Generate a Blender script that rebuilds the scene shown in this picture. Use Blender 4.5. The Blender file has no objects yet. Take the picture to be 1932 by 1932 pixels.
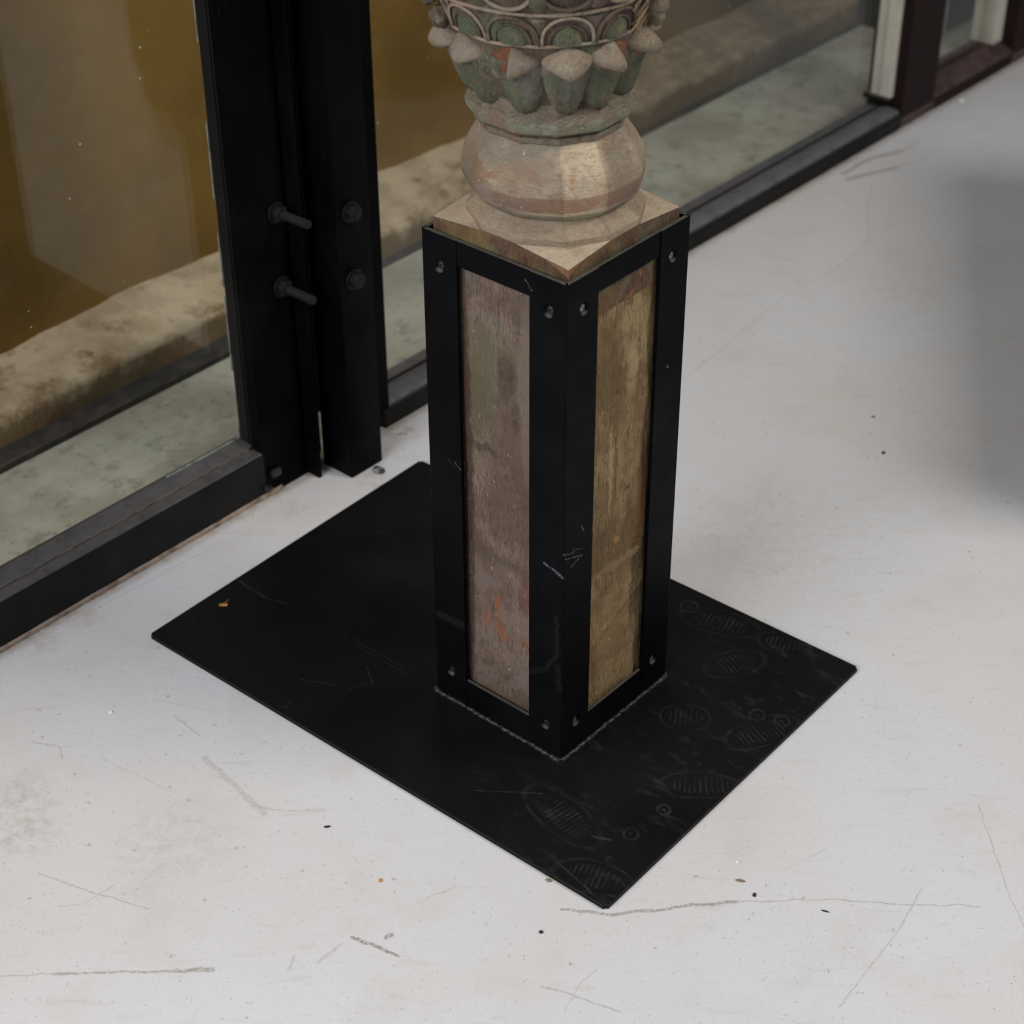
import bpy, bmesh, math, random
from mathutils import Vector, Matrix, noise as mnoise
PI = math.pi
C = bpy.context.scene.collection
SC = bpy.context.scene

# ------------------------------------------------------------------ camera, light, exposure
cd = bpy.data.cameras.new('camera'); cam = bpy.data.objects.new('camera', cd); C.objects.link(cam)
R_ = Vector((0.99998663, -0.00298904, -0.00421855)); U_ = Vector((0.00517016, 0.57812594, 0.81593116)); W_ = Vector((0, 0.81594207, -0.57813367))
M = Matrix.Identity(4)
for i in range(3):
    M[i][0] = R_[i]; M[i][1] = U_[i]; M[i][2] = -W_[i]
M.translation = (0, 0, 1.6)
cam.matrix_world = M
cd.sensor_width = 36; cd.lens = 3574.31 / 1932 * 36; cd.clip_start = 0.05
cd.dof.use_dof = True; cd.dof.focus_distance = 2.18; cd.dof.aperture_fstop = 5.6
SC.camera = cam

world = bpy.data.worlds.new('world'); SC.world = world; world.use_nodes = True
wb = world.node_tree.nodes['Background']; wb.inputs[0].default_value = (0.86, 0.92, 1.0, 1); wb.inputs[1].default_value = 0.22

def area(name, loc, target, sx, sy, power, col):
    l = bpy.data.lights.new(name, 'AREA'); l.shape = 'RECTANGLE'; l.size = sx; l.size_y = sy; l.energy = power; l.color = col
    o = bpy.data.objects.new(name, l); C.objects.link(o); o.location = loc
    o.rotation_euler = (Vector(target) - Vector(loc)).to_track_quat('-Z', 'Y').to_euler()
    return o
area('window_daylight', (-2.3, -0.6, 2.4), (-0.3, 1.6, 0.1), 2.6, 1.8, 127, (0.94, 0.96, 1.0))
area('ceiling_lamp', (2.15, 1.5, 2.6), (0.2, 1.9, 0.2), 1.0, 1.0, 48, (1.0, 0.95, 0.88))
a_ = math.radians(48.4)      # open sky over the narrow alley behind the glass
al = area('alley_daylight', (0.334 - math.sin(a_) * .30 - math.cos(a_) * 1.3, 3.085 + math.cos(a_) * .30 - math.sin(a_) * 1.3, 2.9), (0, 0, 0), 2.4, .45, 26, (1.0, 0.97, 0.92))
al.rotation_euler = (0, 0, a_)

SC.view_settings.view_transform = 'Standard'; SC.view_settings.look = 'None'
SC.view_settings.gamma = 1; SC.view_settings.use_curve_mapping = False; SC.view_settings.exposure = 0.0

# ------------------------------------------------------------------ helpers
def lin(r, g, b):
    f = lambda c: (c / 255 / 12.92) if c / 255 <= 0.04045 else ((c / 255 + 0.055) / 1.055) ** 2.4
    return (f(r), f(g), f(b), 1)

class NT:
    """small wrapper to write node graphs as expressions"""
    def __init__(s, name):
        s.m = bpy.data.materials.new(name); s.m.use_nodes = True; s.t = s.m.node_tree; s.N = s.t.nodes; s.L = s.t.links
        s.b = s.N['Principled BSDF']; s.out = s.N['Material Output']
    def put(s, sock, v):
        if v is None: return
        if hasattr(v, 'is_output'): s.L.new(v, sock)
        else: sock.default_value = v
    def n(s, typ, **k):
        x = s.N.new(typ)
        for a, b in k.items(): setattr(x, a, b)
        return x
    def math(s, op, a, b=None, c=None, clamp=False):
        x = s.n('ShaderNodeMath', operation=op, use_clamp=clamp)
        for i, v in enumerate((a, b, c)): s.put(x.inputs[i], v) if v is not None else None
        return x.outputs[0]
    def vec(s, op, a, b=None, scale=None):
        x = s.n('ShaderNodeVectorMath', operation=op); s.put(x.inputs[0], a); s.put(x.inputs[1], b) if b is not None else None
        if scale is not None: s.put(x.inputs['Scale'], scale)
        return x.outputs['Value'] if op in ('DOT_PRODUCT', 'LENGTH', 'DISTANCE') else x.outputs[0]
    def coord(s, which='Object'): 
        if not hasattr(s, '_tc'): s._tc = s.n('ShaderNodeTexCoord')
        return s._tc.outputs[which]
    def scale(s, v, sc): return s.vec('MULTIPLY', v, sc)
    def noise(s, v, scale, detail=3, rough=0.55, dist=0.0):
        x = s.n('ShaderNodeTexNoise'); s.put(x.inputs['Vector'], v); x.inputs['Scale'].default_value = scale
        x.inputs['Detail'].default_value = detail; x.inputs['Roughness'].default_value = rough; x.inputs['Distortion'].default_value = dist
        return x.outputs[0]
    def voro(s, v, scale, feat='F1'):
        x = s.n('ShaderNodeTexVoronoi', feature=feat); s.put(x.inputs['Vector'], v); x.inputs['Scale'].default_value = scale
        return x
    def mr(s, v, a, b, c=0.0, d=1.0, smooth=True):
        x = s.n('ShaderNodeMapRange', interpolation_type='SMOOTHSTEP' if smooth else 'LINEAR')
        for i, q in enumerate((v, a, b, c, d)): s.put(x.inputs[i], q)
        return x.outputs[0]
    def mix(s, f, a, b, mode='MIX'):
        x = s.n('ShaderNodeMix', data_type='RGBA', blend_type=mode); s.put(x.inputs[0], f); s.put(x.inputs[6], a); s.put(x.inputs[7], b)
        return x.outputs[2]
    def xyz(s, v):
        x = s.n('ShaderNodeSeparateXYZ'); s.put(x.inputs[0], v); return x.outputs
    def bump(s, h, strength=0.3, dist=0.002, normal=None):
        x = s.n('ShaderNodeBump'); s.put(x.inputs['Height'], h); x.inputs['Strength'].default_value = strength; x.inputs['Distance'].default_value = dist
        if normal is not None: s.put(x.inputs['Normal'], normal)
        return x.outputs[0]
    def seg(s, P, x0, y0, x1, y1, w, dep=None):
        """soft mask of a line segment in the xy plane (P is a flattened vector)"""
        dx, dy = x1 - x0, y1 - y0; L2 = dx * dx + dy * dy
        o = (-x0, -y0, 0)
        if dep is not None:      # chains the segments one after another, which keeps the compiled shader small
            cx = s.n('ShaderNodeCombineXYZ'); cx.inputs[0].default_value = -x0; cx.inputs[1].default_value = -y0
            s.L.new(s.math('MULTIPLY', dep, 1e-6), cx.inputs[2]); o = cx.outputs[0]
        p = s.vec('ADD', P, o)
        t = s.math('MULTIPLY', s.vec('DOT_PRODUCT', p, (dx, dy, 0)), 1 / L2, clamp=True)
        x = s.n('ShaderNodeVectorMath', operation='SCALE'); x.inputs[0].default_value = (dx, dy, 0); s.L.new(t, x.inputs['Scale'])
        d = s.vec('DISTANCE', p, x.outputs[0])
        return s.mr(d, w * 0.5, w * 1.5, 1.0, 0.0)
    def fin(s, color=None, rough=None, normal=None, metal=None, spec=None):
        s.put(s.b.inputs['Base Color'], color); s.put(s.b.inputs['Roughness'], rough); s.put(s.b.inputs['Normal'], normal)
        s.put(s.b.inputs['Metallic'], metal); s.put(s.b.inputs['Specular IOR Level'], spec)
        return s.m

def me(name, verts, faces, mat=None, smooth=False):
    m = bpy.data.meshes.new(name); m.from_pydata([tuple(v) for v in verts], [], faces)
    if mat: m.materials.append(mat)
    if smooth: m.polygons.foreach_set('use_smooth', [True] * len(m.polygons))
    m.update(); return m
def obj(name, mesh, parent=None, loc=None, rz=None):
    o = bpy.data.objects.new(name, mesh); C.objects.link(o)
    if parent: o.parent = parent
    if loc is not None: o.location = loc
    if rz is not None: o.rotation_euler = (0, 0, rz)
    return o
def tag(o, label=None, cat=None, group=None, kind=None):
    for k, v in (('label', label), ('category', cat), ('group', group), ('kind', kind)):
        if v: o[k] = v
    return o
def empty(name, loc, rz=0):
    o = bpy.data.objects.new(name, None); C.objects.link(o); o.location = loc; o.rotation_euler = (0, 0, rz); o.empty_display_size = .05
    return o

class MB:
    """collects shapes into one mesh"""
    def __init__(s): s.v = []; s.f = []
    def add(s, V, F):
        k = len(s.v); s.v += [Vector(v) for v in V]; s.f += [tuple(i + k for i in f) for f in F]; return s
    def box(s, x0, x1, y0, y1, z0, z1, ch=0.0):
        bm = bmesh.new(); bmesh.ops.create_cube(bm, size=1)
        for v in bm.verts:
            v.co = (x0 if v.co.x < 0 else x1, y0 if v.co.y < 0 else y1, z0 if v.co.z < 0 else z1)
        if ch: bmesh.ops.bevel(bm, geom=bm.edges[:], offset=ch, segments=2, affect='EDGES', profile=.6)
        bm.verts.index_update(); s.add([v.co.copy() for v in bm.verts], [[v.index for v in f.verts] for f in bm.faces]); bm.free(); return s
    def prism(s, prof, x0, x1):
        """extrude a closed (y,z) profile along x"""
        n = len(prof); V = [(x0, a, b) for a, b in prof] + [(x1, a, b) for a, b in prof]
        F = [(i, (i + 1) % n, n + (i + 1) % n, n + i) for i in range(n)] + [tuple(range(n))[::-1], tuple(range(n, 2 * n))]
        return s.add(V, F)
    def cyl(s, p, axis, r0, r1, h, n=20, cap=True):
        a = Vector(axis).normalized(); u = a.orthogonal().normalized(); w = a.cross(u); p = Vector(p)
        V = []
        for q, r in ((p, r0), (p + a * h, r1)):
            V += [q + (u * math.cos(2 * PI * k / n) + w * math.sin(2 * PI * k / n)) * r for k in range(n)]
        F = [(i, (i + 1) % n, n + (i + 1) % n, n + i) for i in range(n)]
        if cap: F += [tuple(range(n))[::-1], tuple(range(n, 2 * n))]
        return s.add(V, F)
    def lathe(s, p, axis, prof, n=24):
        a = Vector(axis).normalized(); u = a.orthogonal().normalized(); w = a.cross(u); p = Vector(p); V = []; F = []
        for r, h in prof:
            V += [p + a * h + (u * math.cos(2 * PI * k / n) + w * math.sin(2 * PI * k / n)) * r for k in range(n)]
        for j in range(len(prof) - 1):
            F += [(j * n + i, j * n + (i + 1) % n, (j + 1) * n + (i + 1) % n, (j + 1) * n + i) for i in range(n)]
        F += [tuple(range(n))[::-1], tuple(range((len(prof) - 1) * n, len(prof) * n))]
        return s.add(V, F)
    def tube(s, pts, rad, n=8, up=Vector((0, 0, 1))):
        V = []; F = []; P = [Vector(p) for p in pts]; m = len(P)
        for i, p in enumerate(P):
            t = (P[min(i + 1, m - 1)] - P[max(i - 1, 0)]).normalized(); u = t.cross(up)
            u = u.normalized() if u.length > 1e-6 else t.orthogonal().normalized(); w = u.cross(t)
            r = rad[i] if isinstance(rad, (list, tuple)) else rad
            V += [p + (u * math.cos(2 * PI * k / n) + w * math.sin(2 * PI * k / n)) * r for k in range(n)]
        for j in range(m - 1):
            F += [(j * n + i, j * n + (i + 1) % n, (j + 1) * n + (i + 1) % n, (j + 1) * n + i) for i in range(n)]
        F += [tuple(range(n))[::-1], tuple(range((m - 1) * n, m * n))]
        return s.add(V, F)
    def fix(s):
        pass
    def mesh(s, name, mat=None, smooth=False, angle=None):
        m = me(name, s.v, s.f, mat, smooth or angle is not None)
        bm = bmesh.new(); bm.from_mesh(m); bmesh.ops.recalc_face_normals(bm, faces=bm.faces)
        if angle is not None:
            for e in bm.edges:
                if len(e.link_faces) == 2 and e.calc_face_angle(0) > math.radians(angle): e.smooth = False
        bm.to_mesh(m); bm.free(); return m
    def build(s, name, mat, parent=None, smooth=False, angle=None, loc=None, rz=None):
        return obj(name, s.mesh(name, mat, smooth, angle), parent, loc, rz)

# ------------------------------------------------------------------ materials
FLOOR_MARKS = [(0.054,1.483,0.107,1.476,0.00173,0.8),(0.107,1.476,0.155,1.48,0.00173,0.8),(0.155,1.48,0.198,1.488,0.00173,0.8),(0.198,1.488,0.252,1.493,0.00173,0.8),(0.252,1.493,0.354,1.496,0.00076,0.55),(0.354,1.496,0.437,1.488,0.00076,0.55),(0.437,1.488,0.526,1.485,0.00076,0.55),(0.465,1.513,0.423,1.442,0.00069,0.45),(0.423,1.442,0.372,1.378,0.00069,0.45),(0.372,1.378,0.347,1.342,0.00069,0.45),(-0.559,1.39,-0.502,1.393,0.00069,0.5),(-0.502,1.393,-0.37,1.397,0.00138,0.7),(-0.37,1.397,-0.33,1.398,0.00242,0.8),(-0.18,1.444,-0.152,1.43,0.00173,1.0),(-0.152,1.43,-0.127,1.416,0.00173,1.0),(-0.142,1.443,-0.136,1.447,0.00208,0.9),(-0.547,1.543,-0.49,1.516,0.00076,0.5),(-0.49,1.516,-0.413,1.487,0.00076,0.5),(-0.515,1.492,-0.486,1.495,0.00069,0.35),(-0.486,1.495,-0.458,1.524,0.00069,0.35),(-0.429,1.815,-0.394,1.777,0.00104,0.4),(-0.382,1.736,-0.348,1.698,0.00311,0.35),(-0.348,1.698,-0.297,1.638,0.00311,0.35),(-0.301,1.647,-0.272,1.642,0.00069,0.45),(-0.272,1.642,-0.226,1.643,0.00069,0.45),(-0.51,1.737,-0.41,1.675,0.00069,0.3),(-0.601,1.767,-0.566,1.757,0.00104,0.4),(-0.566,1.757,-0.557,1.737,0.00104,0.4),(0.556,1.645,0.559,1.584,0.00055,0.5),(0.559,1.584,0.562,1.5,0.00055,0.5),(0.562,1.5,0.569,1.456,0.00055,0.5),(0.27,2.617,0.318,2.678,0.00069,0.5),(0.318,2.678,0.432,2.841,0.00069,0.5),(0.432,2.841,0.475,2.901,0.00069,0.5),(0.475,2.901,0.57,2.987,0.00069,0.5),(0.57,2.987,0.656,3.114,0.00069,0.5),(0.656,3.114,0.67,3.227,0.00069,0.5),(0.67,3.227,0.697,3.34,0.00069,0.5),(0.61,3.341,0.631,3.276,0.00069,0.4),(0.631,3.276,0.675,3.235,0.00069,0.4),(0.675,3.235,0.757,3.248,0.00069,0.4),(0.757,3.248,0.854,3.334,0.00069,0.4),(0.854,3.334,0.964,3.42,0.00069,0.4),(0.648,3.393,0.71,3.46,0.0045,0.75),(0.71,3.46,0.779,3.496,0.0045,0.75),(0.779,3.496,0.825,3.546,0.00173,0.45),(0.655,3.369,0.756,3.42,0.0045,0.75),(0.756,3.42,0.821,3.463,0.00173,0.45),(0.028,1.372,0.068,1.357,0.00087,0.5),(0.068,1.357,0.112,1.338,0.00087,0.5),(0.053,1.337,0.074,1.38,0.00069,0.35),(0.074,1.38,0.089,1.395,0.00069,0.35),(-0.215,1.408,-0.193,1.431,0.00173,0.35),(-0.246,1.398,-0.242,1.416,0.00138,0.45),(-0.641,1.963,-0.587,2.016,0.00069,0.4),(-0.587,2.016,-0.525,2.078,0.00069,0.4),(-0.525,2.078,-0.428,2.176,0.00069,0.4),(-0.461,1.846,-0.369,1.819,0.00055,0.3),(-0.066,1.519,-0.108,1.497,0.00069,0.35),(0.312,1.543,0.365,1.576,0.00069,0.25),(0.033,1.686,0.007,1.649,0.00069,0.2)]
FLOOR_STAINS = [(-0.593,1.663,0.041,0.5),(-0.579,1.609,0.041,0.45),(-0.264,2.423,0.035,0.8),(-0.169,2.475,0.026,0.9),(-0.211,2.344,0.024,0.6),(-0.315,2.269,0.029,0.3),(-0.398,1.59,0.071,0.25),(0.392,2.21,0.147,0.2),(-0.58,2.016,0.024,0.5),(-0.627,1.96,0.024,0.5)]
PRINTS = [(0.2558,-0.1884,-0.202,0.0513,0.022),(0.351,-0.0424,0.655,0.0415,0.018),(0.3561,0.0857,1.16,0.0412,0.02),(0.2654,0.0477,0.589,0.025,0.02),(0.3444,-0.2435,0.357,0.0381,0.02),(0.1921,0.2331,0.296,0.0446,0.02),(0.2546,0.1734,1.08,0.035,0.02),(0.2828,0.2494,0.296,0.029,0.018)]
RINGS = [(0.3367,-0.1601,0.009),(0.3412,-0.1051,0.008),(0.3334,0.1081,0.01),(0.3638,0.1188,0.009),(0.1393,0.2343,0.012)]
SCR = [(0.1495,-0.2206,0.214,-0.1734,0.0009,0.6),(0.3048,-0.192,0.3227,-0.1828,0.002,0.7),(-0.3721,-0.1132,-0.3207,-0.1174,0.002,0.5),(-0.3207,-0.1174,-0.2854,-0.1067,0.0008,0.6),(-0.1639,-0.2082,-0.1205,-0.189,0.0008,0.6),(-0.1136,-0.1366,-0.0823,-0.1549,0.0012,0.5),(-0.0902,-0.1614,-0.0989,-0.182,0.001,0.4),(-0.1924,-0.1046,-0.0747,-0.1075,0.0007,0.4),(-0.1752,-0.1122,-0.0586,-0.1149,0.0007,0.35),(-0.1364,-0.2595,-0.1432,-0.2452,0.001,0.5),(-0.1364,-0.2595,-0.1457,-0.2645,0.001,0.5),(0.2671,0.1731,0.2542,0.2046,0.004,0.06),(0.4039,0.0512,0.4056,0.1085,0.002,0.3),(0.3759,-0.2546,0.3992,-0.2459,0.002,0.4),(0.2962,-0.2509,0.388,-0.2706,0.0012,0.6),(-0.3486,-0.2255,-0.3778,-0.19,0.0007,0.5),(-0.3082,0.0811,-0.2994,0.1051,0.0008,0.3),(0.4031,-0.0565,0.4064,0.0532,0.004,0.06),(0.4081,-0.2176,0.402,-0.1364,0.004,0.06),(0.3837,0.1678,0.3821,0.2469,0.003,0.07)]

def mat_floor():
    s = NT('painted_concrete'); P = s.coord('Object')
    big = s.noise(P, 1.7, 4, .55); mid = s.noise(P, 9, 5, .6); fine = s.noise(P, 160, 4, .7)
    c = s.mix(s.mr(big, .35, .65), lin(208, 209, 213), lin(206, 202, 200))
    c = s.mix(s.math('MULTIPLY', s.mr(mid, .5, .72), .35), c, lin(196, 189, 181))
    c = s.mix(s.math('MULTIPLY', s.mr(fine, .52, .75), .34), c, lin(178, 170, 160))
    # streaky trowel and drag marks
    st = s.noise(s.scale(P, (14, 60, 1)), 1.0, 4, .6, .6)
    c = s.mix(s.math('MULTIPLY', s.mr(st, .56, .74), .24), c, lin(176, 168, 158))
    # small chips: random cells of a voronoi pattern
    for sc, th, col, k in ((75, .018, lin(158, 146, 130), .65), (190, .036, lin(140, 128, 114), .6), (330, .06, lin(136, 124, 110), .5)):
        v = s.voro(s.vec('ADD', P, s.vec('SCALE', s.n('ShaderNodeTexNoise').outputs[1], scale=.01)), sc)
        cell = s.n('ShaderNodeSeparateColor'); s.L.new(v.outputs['Color'], cell.inputs[0])
        on = s.math('LESS_THAN', cell.outputs[0], th * 3.2)
        dot = s.mr(s.math('ADD', v.outputs['Distance'], s.mr(s.noise(P, 420, 2, .6), .3, .7, -.14, .14)), .08, .2, 1, 0)
        c = s.mix(s.math('MULTIPLY', s.math('MULTIPLY', on, dot), k), c, col)
    # drawn scratches and stains
    wob = s.n('ShaderNodeTexNoise'); wob.inputs['Scale'].default_value = 45; wob.inputs['Detail'].default_value = 4; s.L.new(P, wob.inputs['Vector'])
    Pw = s.vec('ADD', P, s.vec('MULTIPLY', s.vec('SUBTRACT', wob.outputs[1], (.5, .5, .5)), (.009, .009, 0)))
    Pw = s.vec('MULTIPLY', Pw, (1, 1, 0))
    acc = None
    for x0, y0, x1, y1, w, k in FLOOR_MARKS:
        q = s.math('MULTIPLY', s.seg(Pw, x0, y0, x1, y1, w * 1.25, acc), k)
        acc = q if acc is None else s.math('MAXIMUM', acc, q)
    brk = s.mr(s.noise(P, 240, 3, .7), .36, .56, .25, 1)
    c = s.mix(s.math('MULTIPLY', s.math('MULTIPLY', acc, brk), .85), c, lin(132, 121, 107))
    acc2 = None
    for x, y, r, k in FLOOR_STAINS:
        d = s.vec('DISTANCE', Pw, (x, y, 0)); q = s.math('MULTIPLY', s.mr(d, r * .35, r * 1.5, 1, 0), k)
        acc2 = q if acc2 is None else s.math('MAXIMUM', acc2, q)
    br2 = s.mr(s.noise(P, 60, 5, .72), .38, .66)
    c = s.mix(s.math('MULTIPLY', s.math('MULTIPLY', acc2, br2), .8), c, lin(158, 138, 120))
    # dirt line along the foot of the window wall (wall direction 48.4 degrees)
    a = math.radians(48.4)
    q = s.vec('DOT_PRODUCT', s.vec('SUBTRACT', Pw, (.334, 3.085, 0)), (-math.sin(a), math.cos(a), 0))
    dl = s.mr(s.math('ABSOLUTE', s.math('ADD', q, .002)), .002, .02, 1, 0)
    c = s.mix(s.math('MULTIPLY', dl, s.mr(s.noise(P, 30, 4, .7), .3, .7, .25, .75)), c, lin(150, 132, 112))
    r = s.mr(s.noise(P, 5, 4, .6), .3, .7, .33, .48)
    nb = s.bump(s.noise(P, 35, 5, .6), .12, .002)
    return s.fin(c, r, nb, spec=.4)

SCUFFS = [(-0.0327,0.2961,-0.0122,0.2925,0.0016,0.7),(-0.0177,0.2928,-0.0035,0.2877,0.0022,0.9),(-0.0295,0.2931,-0.0177,0.2936,0.0008,0.5),(-0.003,0.3199,0.0171,0.3146,0.0012,0.6),(-0.0009,0.3127,0.0299,0.3021,0.001,0.7),(0.0241,0.3016,0.0099,0.296,0.0012,0.6),(0.0122,0.3211,0.0296,0.3105,0.0008,0.4),(0.0287,0.3439,0.0318,0.3363,0.0014,0.5),(-0.0129,0.2264,-0.0114,0.1714,0.0025,0.07),(-0.0114,0.1714,-0.0283,0.1418,0.003,0.07),(-0.0283,0.1402,-0.0507,0.123,0.004,0.06),(-0.0104,0.1516,-0.0067,0.1207,0.005,0.05),(-0.1683,0.3761,-0.1586,0.3685,0.0006,0.8),(-0.1816,0.3777,-0.1686,0.3686,0.0004,0.5),(-0.0614,0.6521,-0.0512,0.6432,0.0007,0.7),(-0.2004,0.1337,-0.1647,0.1371,0.006,0.08),(0.178,0.487,0.1812,0.4841,0.0012,0.9)]
def mat_steel(name='black_steel', base=(17, 18, 20), rough=.42, dust=.25, spec=.3, top=None, scuffs=None):
    s = NT(name); P = s.coord('Object')
    c = s.mix(s.mr(s.noise(P, 6, 4, .6), .4, .75), lin(*base), lin(base[0] + 9, base[1] + 9, base[2] + 9))
    d = s.math('MULTIPLY', s.mr(s.noise(s.scale(P, (1, 1, .5)), 90, 5, .75), .6, .85), dust)
    c = s.mix(d, c, lin(84, 82, 80))
    if scuffs:      # scrapes on the two faces beside the front corner, in unrolled (x + y, z) coordinates
        q = s.xyz(P); cx = s.n('ShaderNodeCombineXYZ'); s.L.new(s.math('ADD', q[0], q[1]), cx.inputs[0]); s.L.new(q[2], cx.inputs[1])
        wob = s.n('ShaderNodeTexNoise'); wob.inputs['Scale'].default_value = 90; wob.inputs['Detail'].default_value = 3; s.L.new(cx.outputs[0], wob.inputs['Vector'])
        Q = s.vec('MULTIPLY', s.vec('ADD', cx.outputs[0], s.vec('MULTIPLY', s.vec('SUBTRACT', wob.outputs[1], (.5, .5, .5)), (.006, .006, 0))), (1, 1, 0))
        acc = None
        for x0, y0, x1, y1, w, k in scuffs:
            v = s.math('MULTIPLY', s.seg(Q, x0, y0, x1, y1, w, acc), k); acc = v if acc is None else s.math('MAXIMUM', acc, v)
        c = s.mix(s.math('MULTIPLY', s.math('MULTIPLY', acc, s.mr(s.noise(P, 300, 3, .7), .4, .6, .15, 1)), .75), c, lin(120, 122, 126))
    if top:      # settled dust on faces that look up
        up = s.xyz(s.coord('Normal'))[2]
        c = s.mix(s.math('MULTIPLY', s.mr(up, .35, .8), s.mr(s.noise(P, 35, 4, .7), .25, .6, .6, 1)), c, lin(*top))
    return s.fin(c, s.mr(s.noise(P, 14, 4, .6), .3, .7, rough - .07, rough + .1), s.bump(s.noise(P, 120, 3, .6), .08, .001), spec=spec)

def mat_plate():
    s = NT('base_plate_steel'); P = s.vec('MULTIPLY', s.coord('Object'), (1, 1, 0))
    c = s.mix(s.mr(s.noise(P, 5, 4, .6), .4, .7), lin(11, 11, 12), lin(18, 18, 18))
    wob = s.n('ShaderNodeTexNoise'); wob.inputs['Scale'].default_value = 25; wob.inputs['Detail'].default_value = 3; s.L.new(P, wob.inputs['Vector'])
    Pw = s.vec('ADD', P, s.vec('MULTIPLY', s.vec('SUBTRACT', wob.outputs[1], (.5, .5, .5)), (.008, .008, 0)))
    acc = None
    def mx(a, q): return q if a is None else s.math('MAXIMUM', a, q)
    for x0, y0, x1, y1, w, k in SCR: acc = mx(acc, s.math('MULTIPLY', s.seg(Pw, x0, y0, x1, y1, w), k))
    for cx, cy, ang, hl, w in PRINTS:      # dusty shoe prints: a rim with ribs across the sole
        p = s.vec('SUBTRACT', Pw, (cx, cy, 0)); ca, sa = math.cos(ang), math.sin(ang)
        u = s.vec('DOT_PRODUCT', p, (ca / hl, sa / hl, 0)); v = s.vec('DOT_PRODUCT', p, (-sa / w, ca / w, 0))
        rr = s.math('SQRT', s.math('ADD', s.math('MULTIPLY', u, u), s.math('MULTIPLY', v, v)))
        rim = s.math('MULTIPLY', s.mr(s.math('ABSOLUTE', s.math('SUBTRACT', rr, 1.25)), .03, .12, 1, 0), .32)
        rib = s.math('MULTIPLY', s.math('MULTIPLY', s.mr(s.math('SINE', s.math('MULTIPLY', u, hl / .0064 * 2 * PI)), -.1, .8), s.mr(rr, .75, .95, 1, 0)), .55)
        acc = mx(acc, s.math('MULTIPLY', s.math('MAXIMUM', rim, rib), s.mr(s.noise(P, 28, 4, .7), .35, .62, .15, 1)))
    for x, y, r in RINGS:
        d = s.vec('DISTANCE', Pw, (x, y, 0))
        q = s.math('MAXIMUM', s.mr(s.math('ABSOLUTE', s.math('SUBTRACT', d, r)), .0008, .0025, 1, 0), s.mr(d, r * .2, r * .4, .7 if r < .02 else 0, 0))
        acc = mx(acc, s.math('MULTIPLY', q, .5))
    c = s.mix(s.math('MULTIPLY', s.math('MULTIPLY', acc, s.mr(s.noise(P, 55, 4, .75), .35, .65, .2, 1)), .36), c, lin(92, 90, 86))
    hz = s.math('MULTIPLY', s.mr(s.noise(s.scale(Pw, (1, 3, 1)), 18, 5, .72), .52, .8), s.mr(s.xyz(P)[0], .02, .33))
    c = s.mix(s.math('MULTIPLY', hz, .28), c, lin(88, 86, 80))
    fs = s.mr(s.noise(P, 260, 3, .8), .7, .8)
    c = s.mix(s.math('MULTIPLY', fs, .3), c, lin(110, 108, 104))
    return s.fin(c, s.math('ADD', s.mr(s.noise(P, 9, 4, .6), .3, .7, .44, .58), s.math('MULTIPLY', acc, .2), clamp=True), s.bump(s.noise(P, 80, 4, .6), .08, .001), spec=.16)

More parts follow.
